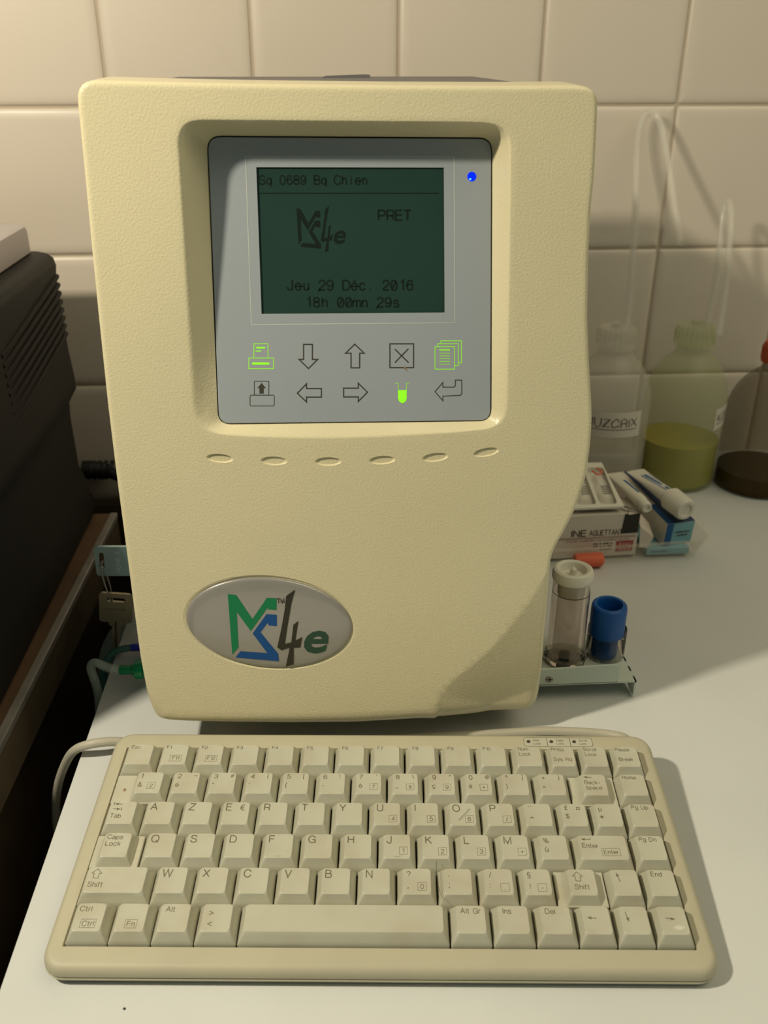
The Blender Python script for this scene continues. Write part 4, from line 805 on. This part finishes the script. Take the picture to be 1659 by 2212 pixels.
def keycap(a0, a1, row, leg, label=None, raised=None, grime=0, bump=False, worn=False):
    """one key; a0,a1 in mm along the row; raised=(l,r) for stepped keys"""
    b0 = (6 - row)*RP; wid = (a1-a0)
    b = MB(); s = mmf
    x0, x1 = a0*s + 0.00034, a1*s - 0.00034; y0, y1 = b0 + 0.00030, b0 + RP - 0.00030
    rx0, rx1 = (a0*s, a1*s) if raised is None else (raised[0]*s, raised[1]*s)
    side = 0.0028 if (rx1-rx0) > 0.0172 else 0.0023
    H = 0.0058
    def lp(ax0, ay0, ax1, ay1, r, w_): return [(x, y, w_) for x, y in rrs(ax0, ay0, ax1, ay1, r, 4)]
    if raised is None:
        base = [lp(x0, y0, x1, y1, 0.0005, -0.0035), lp(x0, y0, x1, y1, 0.0005, 0.0002)]
    else:
        b.loft([lp(x0, y0, x1, y1, 0.0005, -0.0035), lp(x0, y0, x1, y1, 0.0005, 0.0008), lp(x0+.0003, y0+.0003, x1-.0003, y1-.0003, 0.0005, 0.0011)], 0, (False, True))
        x0, x1 = rx0 + 0.0003, rx1 - 0.0003
        base = [lp(x0, y0+.0002, x1, y1-.0002, 0.0005, 0.0002)]
    tx0, tx1 = rx0 + side, rx1 - side; ty0, ty1 = b0 + 0.0030, b0 + 0.0157
    hx = (tx1-tx0)/2; mx = (tx0+tx1)/2; dish = 0.00045 if wid < 40 else 0.0
    def top(x, y):
        q = (x-mx)/hx; return H - dish*(1 - q*q)*0.999 - 0.0004*((ty1 - y)/(ty1-ty0))*0
    def mid(t, r): return lp(x0 + (tx0-x0)*t, y0 + (ty0-y0)*t, x1 + (tx1-x1)*t, y1 + (ty1-y1)*t, r, 0.0002 + (H-0.0002)*t)
    L = base + [mid(0.33, 0.0008), mid(0.66, 0.0012), mid(0.94, 0.0015)]
    tl = rrs(tx0, ty0, tx1, ty1, 0.0017, 4)
    L.append([(x, y, top(x, y) - 0.00002) for x, y in rrs(tx0 + .0001, ty0 + .0001, tx1 - .0001, ty1 - .0001, 0.0017, 4)])
    cxm, cym = mx, (ty0+ty1)/2
    # dished top as a grid for a smooth hollow
    for k in (0.93, 0.8, 0.6, 0.4, 0.2, 0.04):
        L.append([(cxm + (x-cxm)*k, cym + (y-cym)*k, top(cxm + (x-cxm)*k, 0)) for x, y in tl])
    b.loft(L, 0, (False, True))
    # legends
    def put(V, F, mi=1, dz=0.00005):
        # V in mm from the top-left of the cap face
        bm = bmesh.new(); vs = [bm.verts.new((x, y, 0)) for x, y in V]
        for f in F:
            try: bm.faces.new([vs[i] for i in f])
            except ValueError: pass
        bmesh.ops.triangulate(bm, faces=bm.faces); bm.verts.index_update()
        b.add([(tx0 + v.co.x*s, ty1 - v.co.y*s, top(tx0 + v.co.x*s, 0) + dz) for v in bm.verts], [tuple(v.index for v in f.verts)[::-1] for f in bm.faces], mi); bm.free()
    for it in leg:
        if it[0] == 'T':
            _, t, x, y, h, al = it; V, F = text2d(t, x, 0, h, align=al); V = [(vx, y + h - vy) for vx, vy in V]; put(V, F)
        elif it[0] == 'B':
            _, ax, ay, bx, by = it; V, F = stroke([(ax, ay), (bx, ay), (bx, by), (ax, by)], 0.14, True); put(V, F)
        elif it[0] == 'L': V, F = stroke(it[1], it[2], it[3]); put(V, F)
        elif it[0] == 'P': put(it[1], [tuple(range(len(it[1])))])
    if bump:
        b.tube([(mx - .0016, ty0 + .0012, top(mx, 0)), (mx, ty0 + .0010, top(mx, 0) + .0001), (mx + .0016, ty0 + .0012, top(mx, 0))], 0.00022, 6, sub=3)
    if worn: put([(7.5 + 1.9*math.cos(t) + .5*math.cos(3*t), 9.6 + 1.2*math.sin(t)) for t in np.linspace(0, 2*PI, 16, endpoint=False)], [tuple(range(16))], 2, 0.00004)
    o = b.build('key', [KEYCAP, PRINT, WHITEP], kb, angle=32, flip=None)
    # normals outward
    return tag(o, label) if label else o

U_, NW = 18.0, 16.17
def row_run(row, a, items):
    for it in items:
        wd = it[0]; keycap(a, a + wd, row, it[1], **(it[2] if len(it) > 2 else {})); a += wd
small = 1.9
# row 1
F = lambda s: T(s, 1.2, 0.5, small)
row_run(1, 0.3, [(U_, F('Esc')), (U_, F('F1') + boxed('F11', 7.0, 8.6, 2.0, 5.8)), (U_, F('F2') + boxed('F12', 7.0, 8.6, 2.0, 5.8))] + [(U_ - .03, F('F%d' % k)) for k in range(3, 11)]
        + [(U_, T('Num', 1.2, 0.4, 2.0) + T('Lock', 1.3, 3.7, 2.0)), (16.3, T('PrtSc', 0.6, 0.7, 1.9) + T('Sys Rq', 0.9, 7.2, 2.0)), (16.2, T('Scroll', 0.5, 0.5, 2.0) + T('Lock', 1.0, 3.8, 2.0)), (16.3, T('Pause', 0.7, 0.6, 1.9) + T('Break', 1.4, 7.0, 2.0))])
# row 2
nh = 2.5
def num(a, sh, al='', bx=None, acc=None):
    l = T(sh, 1.6, 0.9, nh) + T(a, 1.3, 6.4, 2.4)
    if al: l += T(al, 9.6, 0.9, 2.2)
    if bx: l += boxed(bx, 8.6, 8.2, 2.0)
    return l
keycap(0.3, 27.3, 2, T('1', 1.6, 0.9, nh) + T('&', 1.0, 6.4, 2.5) + boxed('2', 7.6, 8.0, 1.9), raised=(9.2, 27.3))
row_run(2, 27.3, [(18.05, num('é', '2', '~')), (18.0, num('"', '3', '#')), (18.0, num("'", '4', '{')), (18.0, num('(', '5', '[')), (17.9, num('-', '6', '|')), (17.9, num('è', '7', '`', '7')), (18.0, num('_', '8', '\\', '8')), (18.0, num('ç', '9', '^', '9')), (18.1, num('à', '0', '@', '*')), (17.9, num(')', '°', ']')), (18.0, num('=', '+', '}'))])
keycap(225.15, 248.0, 2, arrow(5.2, 1.6, 1.2, 1.6) + T('Back-', 1.2, 3.8, 2.1) + T('space', 1.4, 7.0, 2.1), raised=(228.2, 245.6))
keycap(248.0, 264.4, 2, T('Home', 0.9, 0.6, 2.0))
# row 3
tableg = arrow(5.4, 1.3, 1.7, 1.3) + [('L', [(1.5, .4), (1.5, 2.2)], .3, False)] + arrow(1.5, 4.2, 5.2, 4.2) + [('L', [(5.5, 3.3), (5.5, 5.1)], .3, False)] + T('Tab', 1.2, 7.0, 2.2)
row_run(3, 0.3, [(18.0, tableg), (18.1, letter('A')), (18.0, letter('Z')), (18.1, letter('E') + T('€', 8.0, 1.4, 3.2)), (18.0, letter('R')), (17.9, letter('T')), (17.9, letter('Y')), (18.0, letter('U') + boxed('4', 9.0, 9.0)), (18.0, letter('I') + boxed('5', 9.0, 9.0)), (17.7, letter('O') + boxed('6', 9.0, 9.0)), (17.9, letter('P') + boxed('/', 9.0, 9.0)), (17.9, T('¨', 2.0, 1.2, 3.0) + T('^', 2.0, 7.6, 3.0)), (16.2, T('£', 1.6, 1.0, 2.3) + T('¤', 7.2, 1.3, 2.4) + T('$', 1.6, 5.8, 2.5)), (16.4, T('µ', 1.6, 1.6, 2.4) + T('*', 1.6, 5.8, 3.2)), (16.5, T('Pg Up', 1.0, 0.7, 2.1))])
# row 4
keycap(0.0, 22.6, 4, T('Caps', 1.0, 0.8, 2.3) + T('Lock', 1.0, 4.4, 2.3), raised=(2.4, 20.2))
row_run(4, 22.6, [(18.1, letter('Q')), (18.1, letter('S')), (18.1, letter('D')), (18.1, letter('F'), {'bump': True}), (18.1, letter('G')), (17.9, letter('H')), (17.8, letter('J') + boxed('1', 9.0, 8.6), {'bump': True}), (17.7, letter('K') + boxed('2', 9.0, 8.8)), (18.3, letter('L') + boxed('3', 9.0, 8.8)), (17.9, letter('M') + boxed('+', 9.2, 8.8)), (17.8, T('%', 1.6, 1.6, 2.4) + T('ù', 1.8, 6.2, 2.6)),
                  (27.2, [('L', [(5.6, .9), (5.6, 2.0), (3.0, 2.0)], .28, False)] + arrow(4.0, 2.0, 1.2, 2.0) + T('Enter', 1.2, 4.3, 2.2) + boxed('Enter', 13.9, 8.7, 2.0, 8.2)), (16.7, T('Pg Dn', 1.2, 0.7, 2.1))])
# row 5
keycap(-0.2, 31.5, 5, up_outline(1.8, 1.0) + T('Shift', 1.4, 7.6, 2.3))
row_run(5, 31.5, [(18.1, letter('W')), (18.1, letter('X')), (18.1, letter('C')), (18.1, letter('V')), (18.0, letter('B')), (17.6, letter('N')), (18.1, T('?', 1.9, 1.4, 2.5) + T(',', 2.0, 6.6, 3.0) + boxed('0', 8.5, 8.8)), (17.9, T('.', 2.0, 0.4, 3.4) + T(';', 2.0, 6.4, 2.8)), (18.0, T('/', 2.2, 1.6, 2.4) + T(':', 2.2, 6.6, 2.8) + boxed('.', 8.8, 9.0)), (16.2, T('§', 1.6, 1.6, 2.5) + T('!', 2.2, 7.2, 2.4) + boxed('-', 7.6, 9.0))])
keycap(209.7, 232.3, 5, up_outline(2.2, 1.0) + T('Shift', 2.2, 7.4, 2.3), raised=(213.0, 229.6))
keycap(232.3, 248.4, 5, arrow(3.4, 6.0, 2.6, 1.4)); keycap(248.4, 264.5, 5, T('End', 1.5, 0.9, 2.2))
# row 6
row_run(6, 0.2, [(17.9, T('Ctrl', 1.2, 1.2, 2.3) + boxed('Ctrl', 6.4, 9.2, 2.3, 6.4)), (18.1, boxed('Fn', 6.6, 9.2, 2.3, 5.0)), (18.1, T('Alt', 2.0, 1.2, 2.3)), (18.1, T('>', 2.6, 2.6, 2.6) + T('<', 2.4, 7.6, 2.6)), (89.7, []), (17.9, T('Alt Gr', 1.8, 1.2, 2.3)), (18.2, T('Ins', 2.0, 1.2, 2.3)), (17.9, T('Del', 1.8, 1.2, 2.3)), (16.1, arrow(5.9, 5.4, 1.8, 5.2)), (16.1, arrow(2.4, 2.4, 3.2, 7.0)), (16.2, arrow(2.8, 5.2, 6.9, 5.6), {'worn': True})])
# indicator window
b = MB(); lp_ = rrect(0.2068, 0.1118, 0.2425, 0.1178, 0.0014, 4)
b.loft([[(x, y, w_) for x, y in lp_] for w_ in (-0.0004, 0.00012)], 0)
V, F = stroke(lp_, 0.00018, True); b.add([(x, y, 0.00018) for x, y in V], F, 1)
for x in (0.2188, 0.2308): b.add([(x, .1122, .00018), (x + .0003, .1122, .00018), (x + .0003, .1175, .00018), (x, .1175, .00018)], [(0, 1, 2, 3)], 1)
for i, (l1, l2) in enumerate((('Num', 'Lock'), ('Caps', 'Lock'), ('Scroll', 'Lock'))):
    x = 0.2096 + i*0.01195
    for s_, y in ((l1, 0.1154), (l2, 0.1131)):
        V, F = text2d(s_, x + 0.0022, y, 0.0012); b.add([(p[0], p[1], .00018) for p in V], F, 1)
ip = b.build('indicator_window', [KEYCAP, PRINT], kb, flip=None); tag(ip, 'pale strip with three lock indicators')
for i in range(3):
    b = MB(); b.lathe([(0.0010, 0.0001), (0.0009, 0.0004), (0, 0.0005)], (0.2092 + i*0.01195, 0.1151, 0), 14, caps=(False, False)); b.build('indicator_light', INK, ip)
# dot on the step of the first number key
b = MB(); b.add([(0.0058 + 0.0007*math.cos(t), 4*RP + 0.0085 + 0.0009*math.sin(t), 0.00125) for t in np.linspace(0, 2*PI, 14, endpoint=False)], [tuple(range(14))]); b.build('wear_spot', GRIME, kb, flip=None)
# cable: loops behind the case, then over the worktop edge
b = MB()
b.tube([(0.150, 0.372, 0.010), (0.160, 0.385, 0.006), (0.150, 0.3940, 0.0030), (0.124, 0.3985, 0.0026), (0.105, 0.3990, 0.0026), (0.06, 0.3985, 0.0026), (0.0, 0.3985, 0.0026), (-0.06, 0.3990, 0.0028), (-0.1100, 0.3995, 0.0060), (-0.1202, 0.3985, 0.0085), (-0.1272, 0.397, 0.010), (-0.136, 0.396, 0.0095), (-0.1452, 0.3983, 0.0035), (-0.1545, 0.4050, -0.013), (-0.1630, 0.4115, -0.034), (-0.1700, 0.4190, -0.060), (-0.174, 0.4250, -0.09), (-0.172, 0.43, -0.14)], 0.0025, 12)
b.build('cable', CABLE, kb, M=KMI)
# ================================================================ tray of medicines, right of the analyser
TR = math.radians(4)
tr_ = MB()
def TT(x, y, z=0.0): return (0.235 + x*math.cos(TR) - y*math.sin(TR), 0.589 + x*math.sin(TR) + y*math.cos(TR), z)
def trl(ins, z): return [TT(x, y, z) for x, y in rrect(-0.068 - ins, 0 - ins, 0.046 + ins, 0.082 + ins, 0.008, 4)]
tr_.loft([trl(-0.002, 0.0008), trl(0, 0.002), trl(0.005, 0.0185), trl(0.009, 0.0190), trl(0.009, 0.0198), trl(0.005, 0.0195), trl(-0.001, 0.003), trl(-0.003, 0.002)], 0, (True, True))
o = tr_.build('plastic_tray', CLEARTRAY); tag(o, 'shallow clear plastic tray holding medicine packs, right of the analyser', 'tray')
def frameM(o_, ex, ey):
    ex = Vector(ex).normalized(); ey = Vector(ey); ey = (ey - ex*ey.dot(ex)).normalized(); ez = ex.cross(ey)
    return Matrix(((ex.x, ey.x, ez.x, o_[0]), (ex.y, ey.y, ez.y, o_[1]), (ex.z, ey.z, ez.z, o_[2]), (0, 0, 0, 1)))
# white carton with the black printed corner
mbx = empty('medicine_carton', (0.205, 0.60, 0.003), label='long white medicine carton lettered AGUETTANT with black printed corner, in the tray', cat='carton')
b = MB(); X0, X1, YF, YB, Z0, Z1 = 0.160, 0.2315, 0.593, 0.624, 0.0030, 0.0385
def bl(x, y, z): return (x - 0.205, y - 0.60, z - 0.003)
vb_ = [bl(*p) for p in ((X0, YF, Z0), (X1, YF + .003, Z0), (X1, YB, Z0), (X0, YB, Z0), (X0, YF, Z1), (X1, YF + .003, Z1), (X1, YB, Z1), (X0, YB, Z1))]
b.add(vb_, [(3, 2, 1, 0), (0, 1, 5, 4), (1, 2, 6, 5), (2, 3, 7, 6), (3, 0, 4, 7), (4, 5, 6, 7)])
def onf(x, z, d=0.0002): return bl(x, YF + .003*(x-X0)/(X1-X0) - d, z)
def face(V, F, m, d=0.0002): b.add([onf(x, z, d) for x, z in V], F, m)
V, F = text2d('INE', 0.1795, 0.0212, 0.0050, 0.0115, bold=0.006); face(V, F, 1)
V, F = text2d('AGUETTANT', 0.1935, 0.0214, 0.0042, 0.0255, bold=0.004); face(V, F, 1)
face([(0.218, 0.0220), (X1 - .0002, 0.0222), (X1 - .0002, Z1), (0.2195, Z1)], [(0, 1, 2, 3)], 2, 0.0003)
V, F = smudge((8, 10, 3, 9, 7), 0.176, 0.0166, 0.0013, 0.050); face(V, F, 5)
for (s_, z_) in (((4, 2, 5, 2), 0.0136), ((4, 2, 2, 4), 0.0112), ((2, 6), 0.0086)): V, F = smudge(s_, 0.2125, z_, 0.0014, 0.0150 if z_ > 0.01 else 0.009, align='R'); face(V, F, 1)
face([(0.2155, 0.0065), (0.2288, 0.0067), (0.2288, 0.0158), (0.2155, 0.0156)], [(0, 1, 2, 3)], 3)
V, F = text2d('1mg', 0.2170, 0.0116, 0.0030, 0.0100); face(V, F, 4, 0.0003); V, F = text2d('1ml', 0.2170, 0.0075, 0.0026, 0.0100); face(V, F, 4, 0.0003)
for z_ in (0.0192, 0.0186, 0.0200): face([(0.170, z_), (0.2300, z_), (0.2300, z_ + .0003), (0.170, z_ + .0003)], [(0, 1, 2, 3)], 5)
cb = b.build('box', [WHITECARD, CARDINK, CARDBLACK, CARDRED, CARDPINK, mat('faded_ink', (0.42, 0.28, 0.20), rough=0.7)], mbx, flip=None)
b = MB(); b.prism([bl(0.2215, 0.593, 0.0385)[:2], bl(0.2325, 0.5965, 0.0385)[:2], bl(0.2290, 0.622, 0.0385)[:2]], 0.0357, 0.0362, mi=0)
b.add([bl(*p) for p in ((0.2135, 0.612, 0.0390), (0.2220, 0.5975, 0.0440), (0.2330, 0.5950, 0.0390), (0.2300, 0.5935, 0.0400))], [(0, 1, 2, 3)]); b.build('flap', WHITECARD, mbx, flip=None)

# orange-tipped item in front
b = MB(); b.lathe([(0, 0), (0.0050, 0), (0.0056, 0.001), (0.0056, 0.020), (0.004, 0.022), (0, 0.022)], (0.1810, 0.5835, 0.0064), 18, axis=(1, 0.05, 0)); 
tag(b.build('red_plastic_cap', ORANGE), 'orange-red plastic cap lying in front of the tray behind the white-capped vial', 'cap')

# white moulded ampoule tray on the carton
am = empty('ampoule_tray', (0.200, 0.600, 0.040), label='white moulded tray with two clear ampoule cells, on top of the lettered carton', cat='tray')
b = MB()
def al_(x, y, z): return (x - 0.200, y - 0.600, z - 0.040)
ylean = lambda y: 0.044 + (y - 0.596)*0.24
rim = [(0.176, 0.596), (0.2185, 0.597), (0.2150, 0.650), (0.176, 0.650)]
cells = [rrect(0.1835, 0.600, 0.1985, 0.644, 0.003, 3), rrect(0.2010, 0.600, 0.2145, 0.644, 0.003, 3)]
v2, tr = cdt(rim, cells); b.add([al_(x, y, ylean(y)) for x, y in v2], tr)
b.loft([[al_(x, y, ylean(y)) for x, y in rim], [al_(x, y, ylean(y) - 0.0016) for x, y in rim]], 0, (False, False))
for c_ in cells: b.loft([[al_(x, y, ylean(y)) for x, y in c_], [al_(0.001 + x, y, ylean(y) - 0.0045) for x, y in c_]], 0, (False, True))
b.build('moulding', WHITEP, am, flip=None)
for i, x in enumerate((0.191, 0.2078)):
    b = MB(); b.lathe([(0, 0), (0.0045, 0.0008), (0.0048, 0.003), (0.0048, 0.022), (0.002, 0.028), (0.0022, 0.036), (0, 0.038)], al_(x, 0.602, 0.0445), 18, axis=(0, 0.97, 0.235)); b.build('ampoule', CLEAR, am)
    b = MB()
    for k in range(5):
        b.box(*(al_(x - 0.0030, 0.606 + k*0.0022, 0.0505 + k*.0005)), *(al_(x + 0.0030, 0.607 + k*0.0022, 0.0507 + k*.0005)))
    b.build('ampoule_print', CARDINK if i else CARDINK, am)
b = MB(); b.tube([al_(x, y, ylean(y) + .0042) for x, y in ((0.203, 0.634), (0.206, 0.629), (0.210, 0.632), (0.207, 0.637))], 0.0007, 6); b.build('orange_marking', ORANGE, am)

# ointment tubes: flattened crimped end to round cap
def ointment(name, p0, p1, r, wflat, cap_r, cap_l, mats, parts, label, marks=()):
    d = (Vector(p1) - Vector(p0)); Ln = d.length; ez = d.normalized(); ex = ez.cross(Vector((0, 0, 1))).normalized(); ey = ez.cross(ex)
    Mx = Matrix(((ex.x, ey.x, ez.x, p0[0]), (ex.y, ey.y, ez.y, p0[1]), (ex.z, ey.z, ez.z, p0[2]), (0, 0, 0, 1)))
    root = empty(name, p0, label=label, cat='tube'); T0 = Matrix.Translation(-Vector(p0)) @ Mx
    b = MB(); L = []; bl_ = Ln - cap_l
    def sect(t):
        a = wflat + (r - wflat)*t; c_ = 0.0006 + (r - 0.0006)*min(1, t*1.15); return a, c_
    for t in (0, 0.05, 0.2, 0.4, 0.6, 0.8, 0.93, 1.0):
        a, c_ = sect(t);
        if t == 1.0: a *= .55; c_ *= .55
        L.append([(a*math.cos(q), c_*math.sin(q), bl_*t) for q in np.linspace(0, 2*PI, 24, endpoint=False)])
    b.loft(L)
    for (t0, t1, q0, q1, mi) in marks:
        V = []; n = 8
        for i in range(n + 1):
            q = q0 + (q1-q0)*i/n
            for t in (t0, t1):
                a, c_ = sect(t); V.append(((a + .0002)*math.cos(q), (c_ + .0002)*math.sin(q), bl_*t))
        b.add(V, [(2*i, 2*i+1, 2*i+3, 2*i+2) for i in range(n)], mi)
    b.build('body', mats, root, M=T0, flip=None)
    if cap_l:
        b = MB(); b.lathe([(0, bl_), (cap_r*.93, bl_), (cap_r, bl_ + .0008), (cap_r*.94, Ln - .002), (cap_r*.80, Ln), (cap_r*.55, Ln), (cap_r*.50, Ln - .0012), (0, Ln - .0012)], n=28)
        tag(b.build('cap', WHITEP, root, M=T0), 'white round cap')
    return root
ointment('ointment_tube', (0.2265, 0.652, 0.046), (0.2345, 0.592, 0.0445), 0.0048, 0.006, 0.0045, 0.006, [WHITEP, CARDBLUE], 0, 'slim white tube with faint blue lettering, lying between ampoule tray and blue-striped carton', [(0.30, 0.78, -2.0, -1.6, 1)])
ointment('ointment_tube', (0.2470, 0.660, 0.0445), (0.2655, 0.594, 0.0405), 0.0062, 0.0085, 0.0092, 0.020, [WHITEP, CARDBLUE], 0, 'white tube with navy stripes and large round cap, on the blue-striped carton', [(0.25, 0.92, -1.75, -1.40, 1), (0.25, 0.92, -1.25, -1.12, 1), (0.25, 0.92, -2.2, -2.1, 1)])
# blue striped carton pointing at the camera
def carton(name, origin, back, w_, h_, mats, label, faces):
    root = empty(name, origin, label=label, cat='carton'); d = Vector(back) - Vector(origin); ey = d.normalized(); ex = Vector((ey.y, -ey.x, 0)).normalized(); ez = ex.cross(ey)
    Mx = Matrix(((ex.x, ey.x, ez.x, 0), (ex.y, ey.y, ez.y, 0), (ex.z, ey.z, ez.z, 0), (0, 0, 0, 1))); Ln = d.length
    b = MB(); b.box(0, 0, 0, w_, Ln, h_); faces(b, w_, h_, Ln); b.build('box', mats, root, M=Mx, flip=None); return root
def fA(b, w_, h_, Ln):
    e = 0.0002
    b.add([(0.0055, -e, 0.0), (w_, -e, 0.0), (w_, -e, h_), (0.0055, -e, h_)], [(0, 1, 2, 3)], 2)
    b.add([(0.0005, -2*e, 0.0), (0.0062, -2*e, 0.0), (0.0062, -2*e, h_), (0.0005, -2*e, h_)], [(0, 1, 2, 3)], 1)
    b.add([(0.0005, 0, h_+e), (0.0062, 0, h_+e), (0.0062, Ln*.35, h_+e), (0.0005, Ln*.35, h_+e)], [(0, 1, 2, 3)], 1)
    b.add([(0.0062, 0, h_+e), (w_, 0, h_+e), (w_, Ln, h_+e), (0.0062, Ln, h_+e)], [(0, 1, 2, 3)], 3)
    for s_, z_ in (((12,), 0.0105), ((7,), 0.0075)):
        V, F = smudge(s_, 0.0150, z_, 0.0015, 0.0125 if z_ > .01 else .009, align='C'); b.add([(x, -3*e, z) for x, z in V], F, 4)
carton('medicine_carton', (0.2530, 0.5985, 0.0085), (0.2370, 0.678, 0.0165), 0.0240, 0.0195, [WHITECARD, CARDBLUE, CARDCYAN, CARDNAVY, CARDINK], 'white carton with blue stripe and pale cyan end, in the right of the tray', fA)
def fB(b, w_, h_, Ln):
    V, F = smudge((9,), 0.003, 0.0022, 0.0012, 0.014); b.add([(x, -.0002, z) for x, z in V], F, 1)
carton('medicine_carton', (0.2400, 0.5945, 0.0030), (0.2390, 0.652, 0.0030), 0.0330, 0.0050, [CARDCYAN, CARDBLUE], 'flat pale blue carton under the blue-striped one, at the front of the tray', fB)
b = MB(); L_ = [(0.2335, 0.598, 0.026), (0.2440, 0.5955, 0.018), (0.2400, 0.594, 0.0095), (0.2340, 0.596, 0.0090)]
b.add([*L_, (0.2350, 0.615, 0.032), (0.2450, 0.612, 0.022)], [(0, 1, 2, 3), (0, 4, 5, 1)]); tag(b.build('folded_leaflet', WHITECARD, flip=None), 'creased white paper leaflet standing between the two cartons in the tray', 'leaflet')

# ================================================================ wash bottles at the wall
def bottle(name, x, y, R, H, neck, cap_r, cap_h, m, capm, liq, liq_h, label, straw=None, cat='bottle', lab=None, labtext=None, straw_m=None):
    root = empty(name, (x, y, 0), label=label, cat=cat)
    b = MB(); p = [(0, 0.0006), (R - .004, 0.0006), (R - .001, 0.002), (R, 0.006), (R, H), (R*.985, H + .006), (R*.93, H + .014), (R*.82, H + .023), (R*.66, H + .031), (R*.48, H + .037), (cap_r*.85, H + .041), (cap_r*.82, neck)]
    b.lathe(p, n=48); b.build('body', m, root, angle=50)
    b = MB(); b.lathe([(0, neck - .001), (cap_r, neck - .001), (cap_r*1.02, neck + .001), (cap_r, neck + cap_h*.8), (cap_r*.9, neck + cap_h), (cap_r*.3, neck + cap_h), (cap_r*.25, neck + cap_h + .004), (0, neck + cap_h + .004)], n=32)
    for k in range(24):
        a = 2*PI*k/24; b.box(cap_r*math.cos(a) - .0005, cap_r*math.sin(a) - .0005, neck + .001, cap_r*math.cos(a) + .0005, cap_r*math.sin(a) + .0005, neck + cap_h*.75)
    b.build('cap', capm, root)
    if liq:
        b = MB(); q = R - .0012; b.lathe([(0, .0014), (q - .004, .0014), (q, .006), (q, liq_h), (0, liq_h)], n=48); tag(b.build('liquid', liq, root), 'liquid inside')
    if straw:
        b = MB(); b.tube([(px_ - x, py_ - y, pz_) for px_, py_, pz_ in straw], 0.0033, 12, sub=8); b.build('spout_tube', straw_m or STRAW, root)
        b = MB(); b.tube([(px_ - x, py_ - y, pz_) for px_, py_, pz_ in straw], 0.0017, 8, sub=8); b.build('tube_bore', STRAW, root)
    if lab:
        a0, a1, z0, z1, tilt = lab; b = MB(); n = 14; RR = R + .0004
        V = []
        for i in range(n + 1):
            a = a0 + (a1-a0)*i/n
            for z in (z0, z1): V.append((RR*math.cos(a), RR*math.sin(a), z + tilt*i/n))
        b.add(V, [(2*i, 2*i+2, 2*i+3, 2*i+1) for i in range(n)])
        V, F = slett(labtext, 0.7); xs = [v[0] for v in V]; wsp = (max(xs)-min(xs))
        ta0 = a0 + (a1-a0)*0.08; ta1 = a0 + (a1-a0)*0.92; hh = (z1-z0)*0.30
        def onl(u, vz, d=.0003): a = ta0 + (ta1-ta0)*u; return ((RR + d)*math.cos(a), (RR + d)*math.sin(a), z0 + (z1-z0)*0.42 + vz + tilt*(a-a0)/(a1-a0))
        b.add([onl((v[0]-min(xs))/wsp, v[1]/7*hh + .0006*math.sin(1.1*v[0])) for v in V], F, 1)
        for i in range(10): b.add([onl(i/10, -.0028), onl((i+1)/10, -.0028 + .0001*i), onl((i+1)/10, -.0023 + .0001*i), onl(i/10, -.0023)], [(0, 1, 2, 3)], 1)
        tag(b.build('paper_label', [LABELP, LABELINK], root, flip=None), 'white handwritten label')
    return root
bottle('wash_bottle', 0.2425, 0.732, 0.0345, 0.082, 0.1275, 0.0165, 0.016, BOTTLE, BOTTLE, LIQW, 0.040, 'colourless plastic wash bottle with tall bent spout, behind the analyser\'s right side',
       [(0.2480, 0.733, 0.140), (0.2517, 0.737, 0.155), (0.2538, 0.755, 0.2274), (0.2557, 0.775, 0.2749), (0.2589, 0.783, 0.2969), (0.2661, 0.785, 0.3047), (0.2729, 0.780, 0.2980), (0.2766, 0.765, 0.2757), (0.2762, 0.735, 0.2443), (0.2732, 0.700, 0.2168)],
       lab=(-2.55, -1.00, 0.058, 0.0805, 0.0), labtext='MUZCRIX')
bottle('wash_bottle', 0.3120, 0.738, 0.0345, 0.080, 0.1265, 0.0165, 0.016, BOTTLEY, BOTTLEY, LIQY, 0.042, 'plastic wash bottle of yellow-green liquid labelled ALCOOL, between the clear and brown bottles',
       [(0.3200, 0.738, 0.1386), (0.3257, 0.745, 0.1800), (0.3280, 0.757, 0.2227), (0.3302, 0.760, 0.2350), (0.3312, 0.757, 0.2380), (0.3299, 0.745, 0.2282), (0.3266, 0.735, 0.2190), (0.3232, 0.720, 0.1854), (0.3153, 0.700, 0.1436)],
       lab=(-1.10, -0.42, 0.058, 0.0775, 0.003), labtext='ALCOOL')
bottle('wash_bottle', 0.3820, 0.722, 0.0365, 0.068, 0.1150, 0.0150, 0.016, BOTTLEB, REDCAP, LIQD, 0.0175, 'brown-tinted bottle with dark liquid and red cap, at the right edge of the view')
# speck on the worktop
b = MB(); b.lathe([(0.0006, 0), (0.0004, 0.0002), (0, 0.0003)], (-0.0895, 0.2455, 0.0002), 8); tag(b.build('crumb', CARDBLACK), 'tiny dark crumb on the white worktop, in front of the keyboard', 'crumb')
# stray hairs on the keys
for pts, lab in (([(0.1578, 0.0375), (0.1573, 0.0330), (0.1575, 0.0275), (0.1585, 0.0220), (0.1600, 0.0175)], 'long thin dark hair lying over the semicolon key of the keyboard'),
                 ([(0.1690, 0.0600), (0.1715, 0.0630), (0.1745, 0.0665)], 'short dark hair lying across the corner of the O key')):
    b = MB(); b.tube([(x, y, 0.00625 if i in (0, len(pts)-1) else 0.0060) for i, (x, y) in enumerate(pts)], 0.00009, 6); tag(b.build('hair', CARDBLACK, M=KM), lab, 'hair')
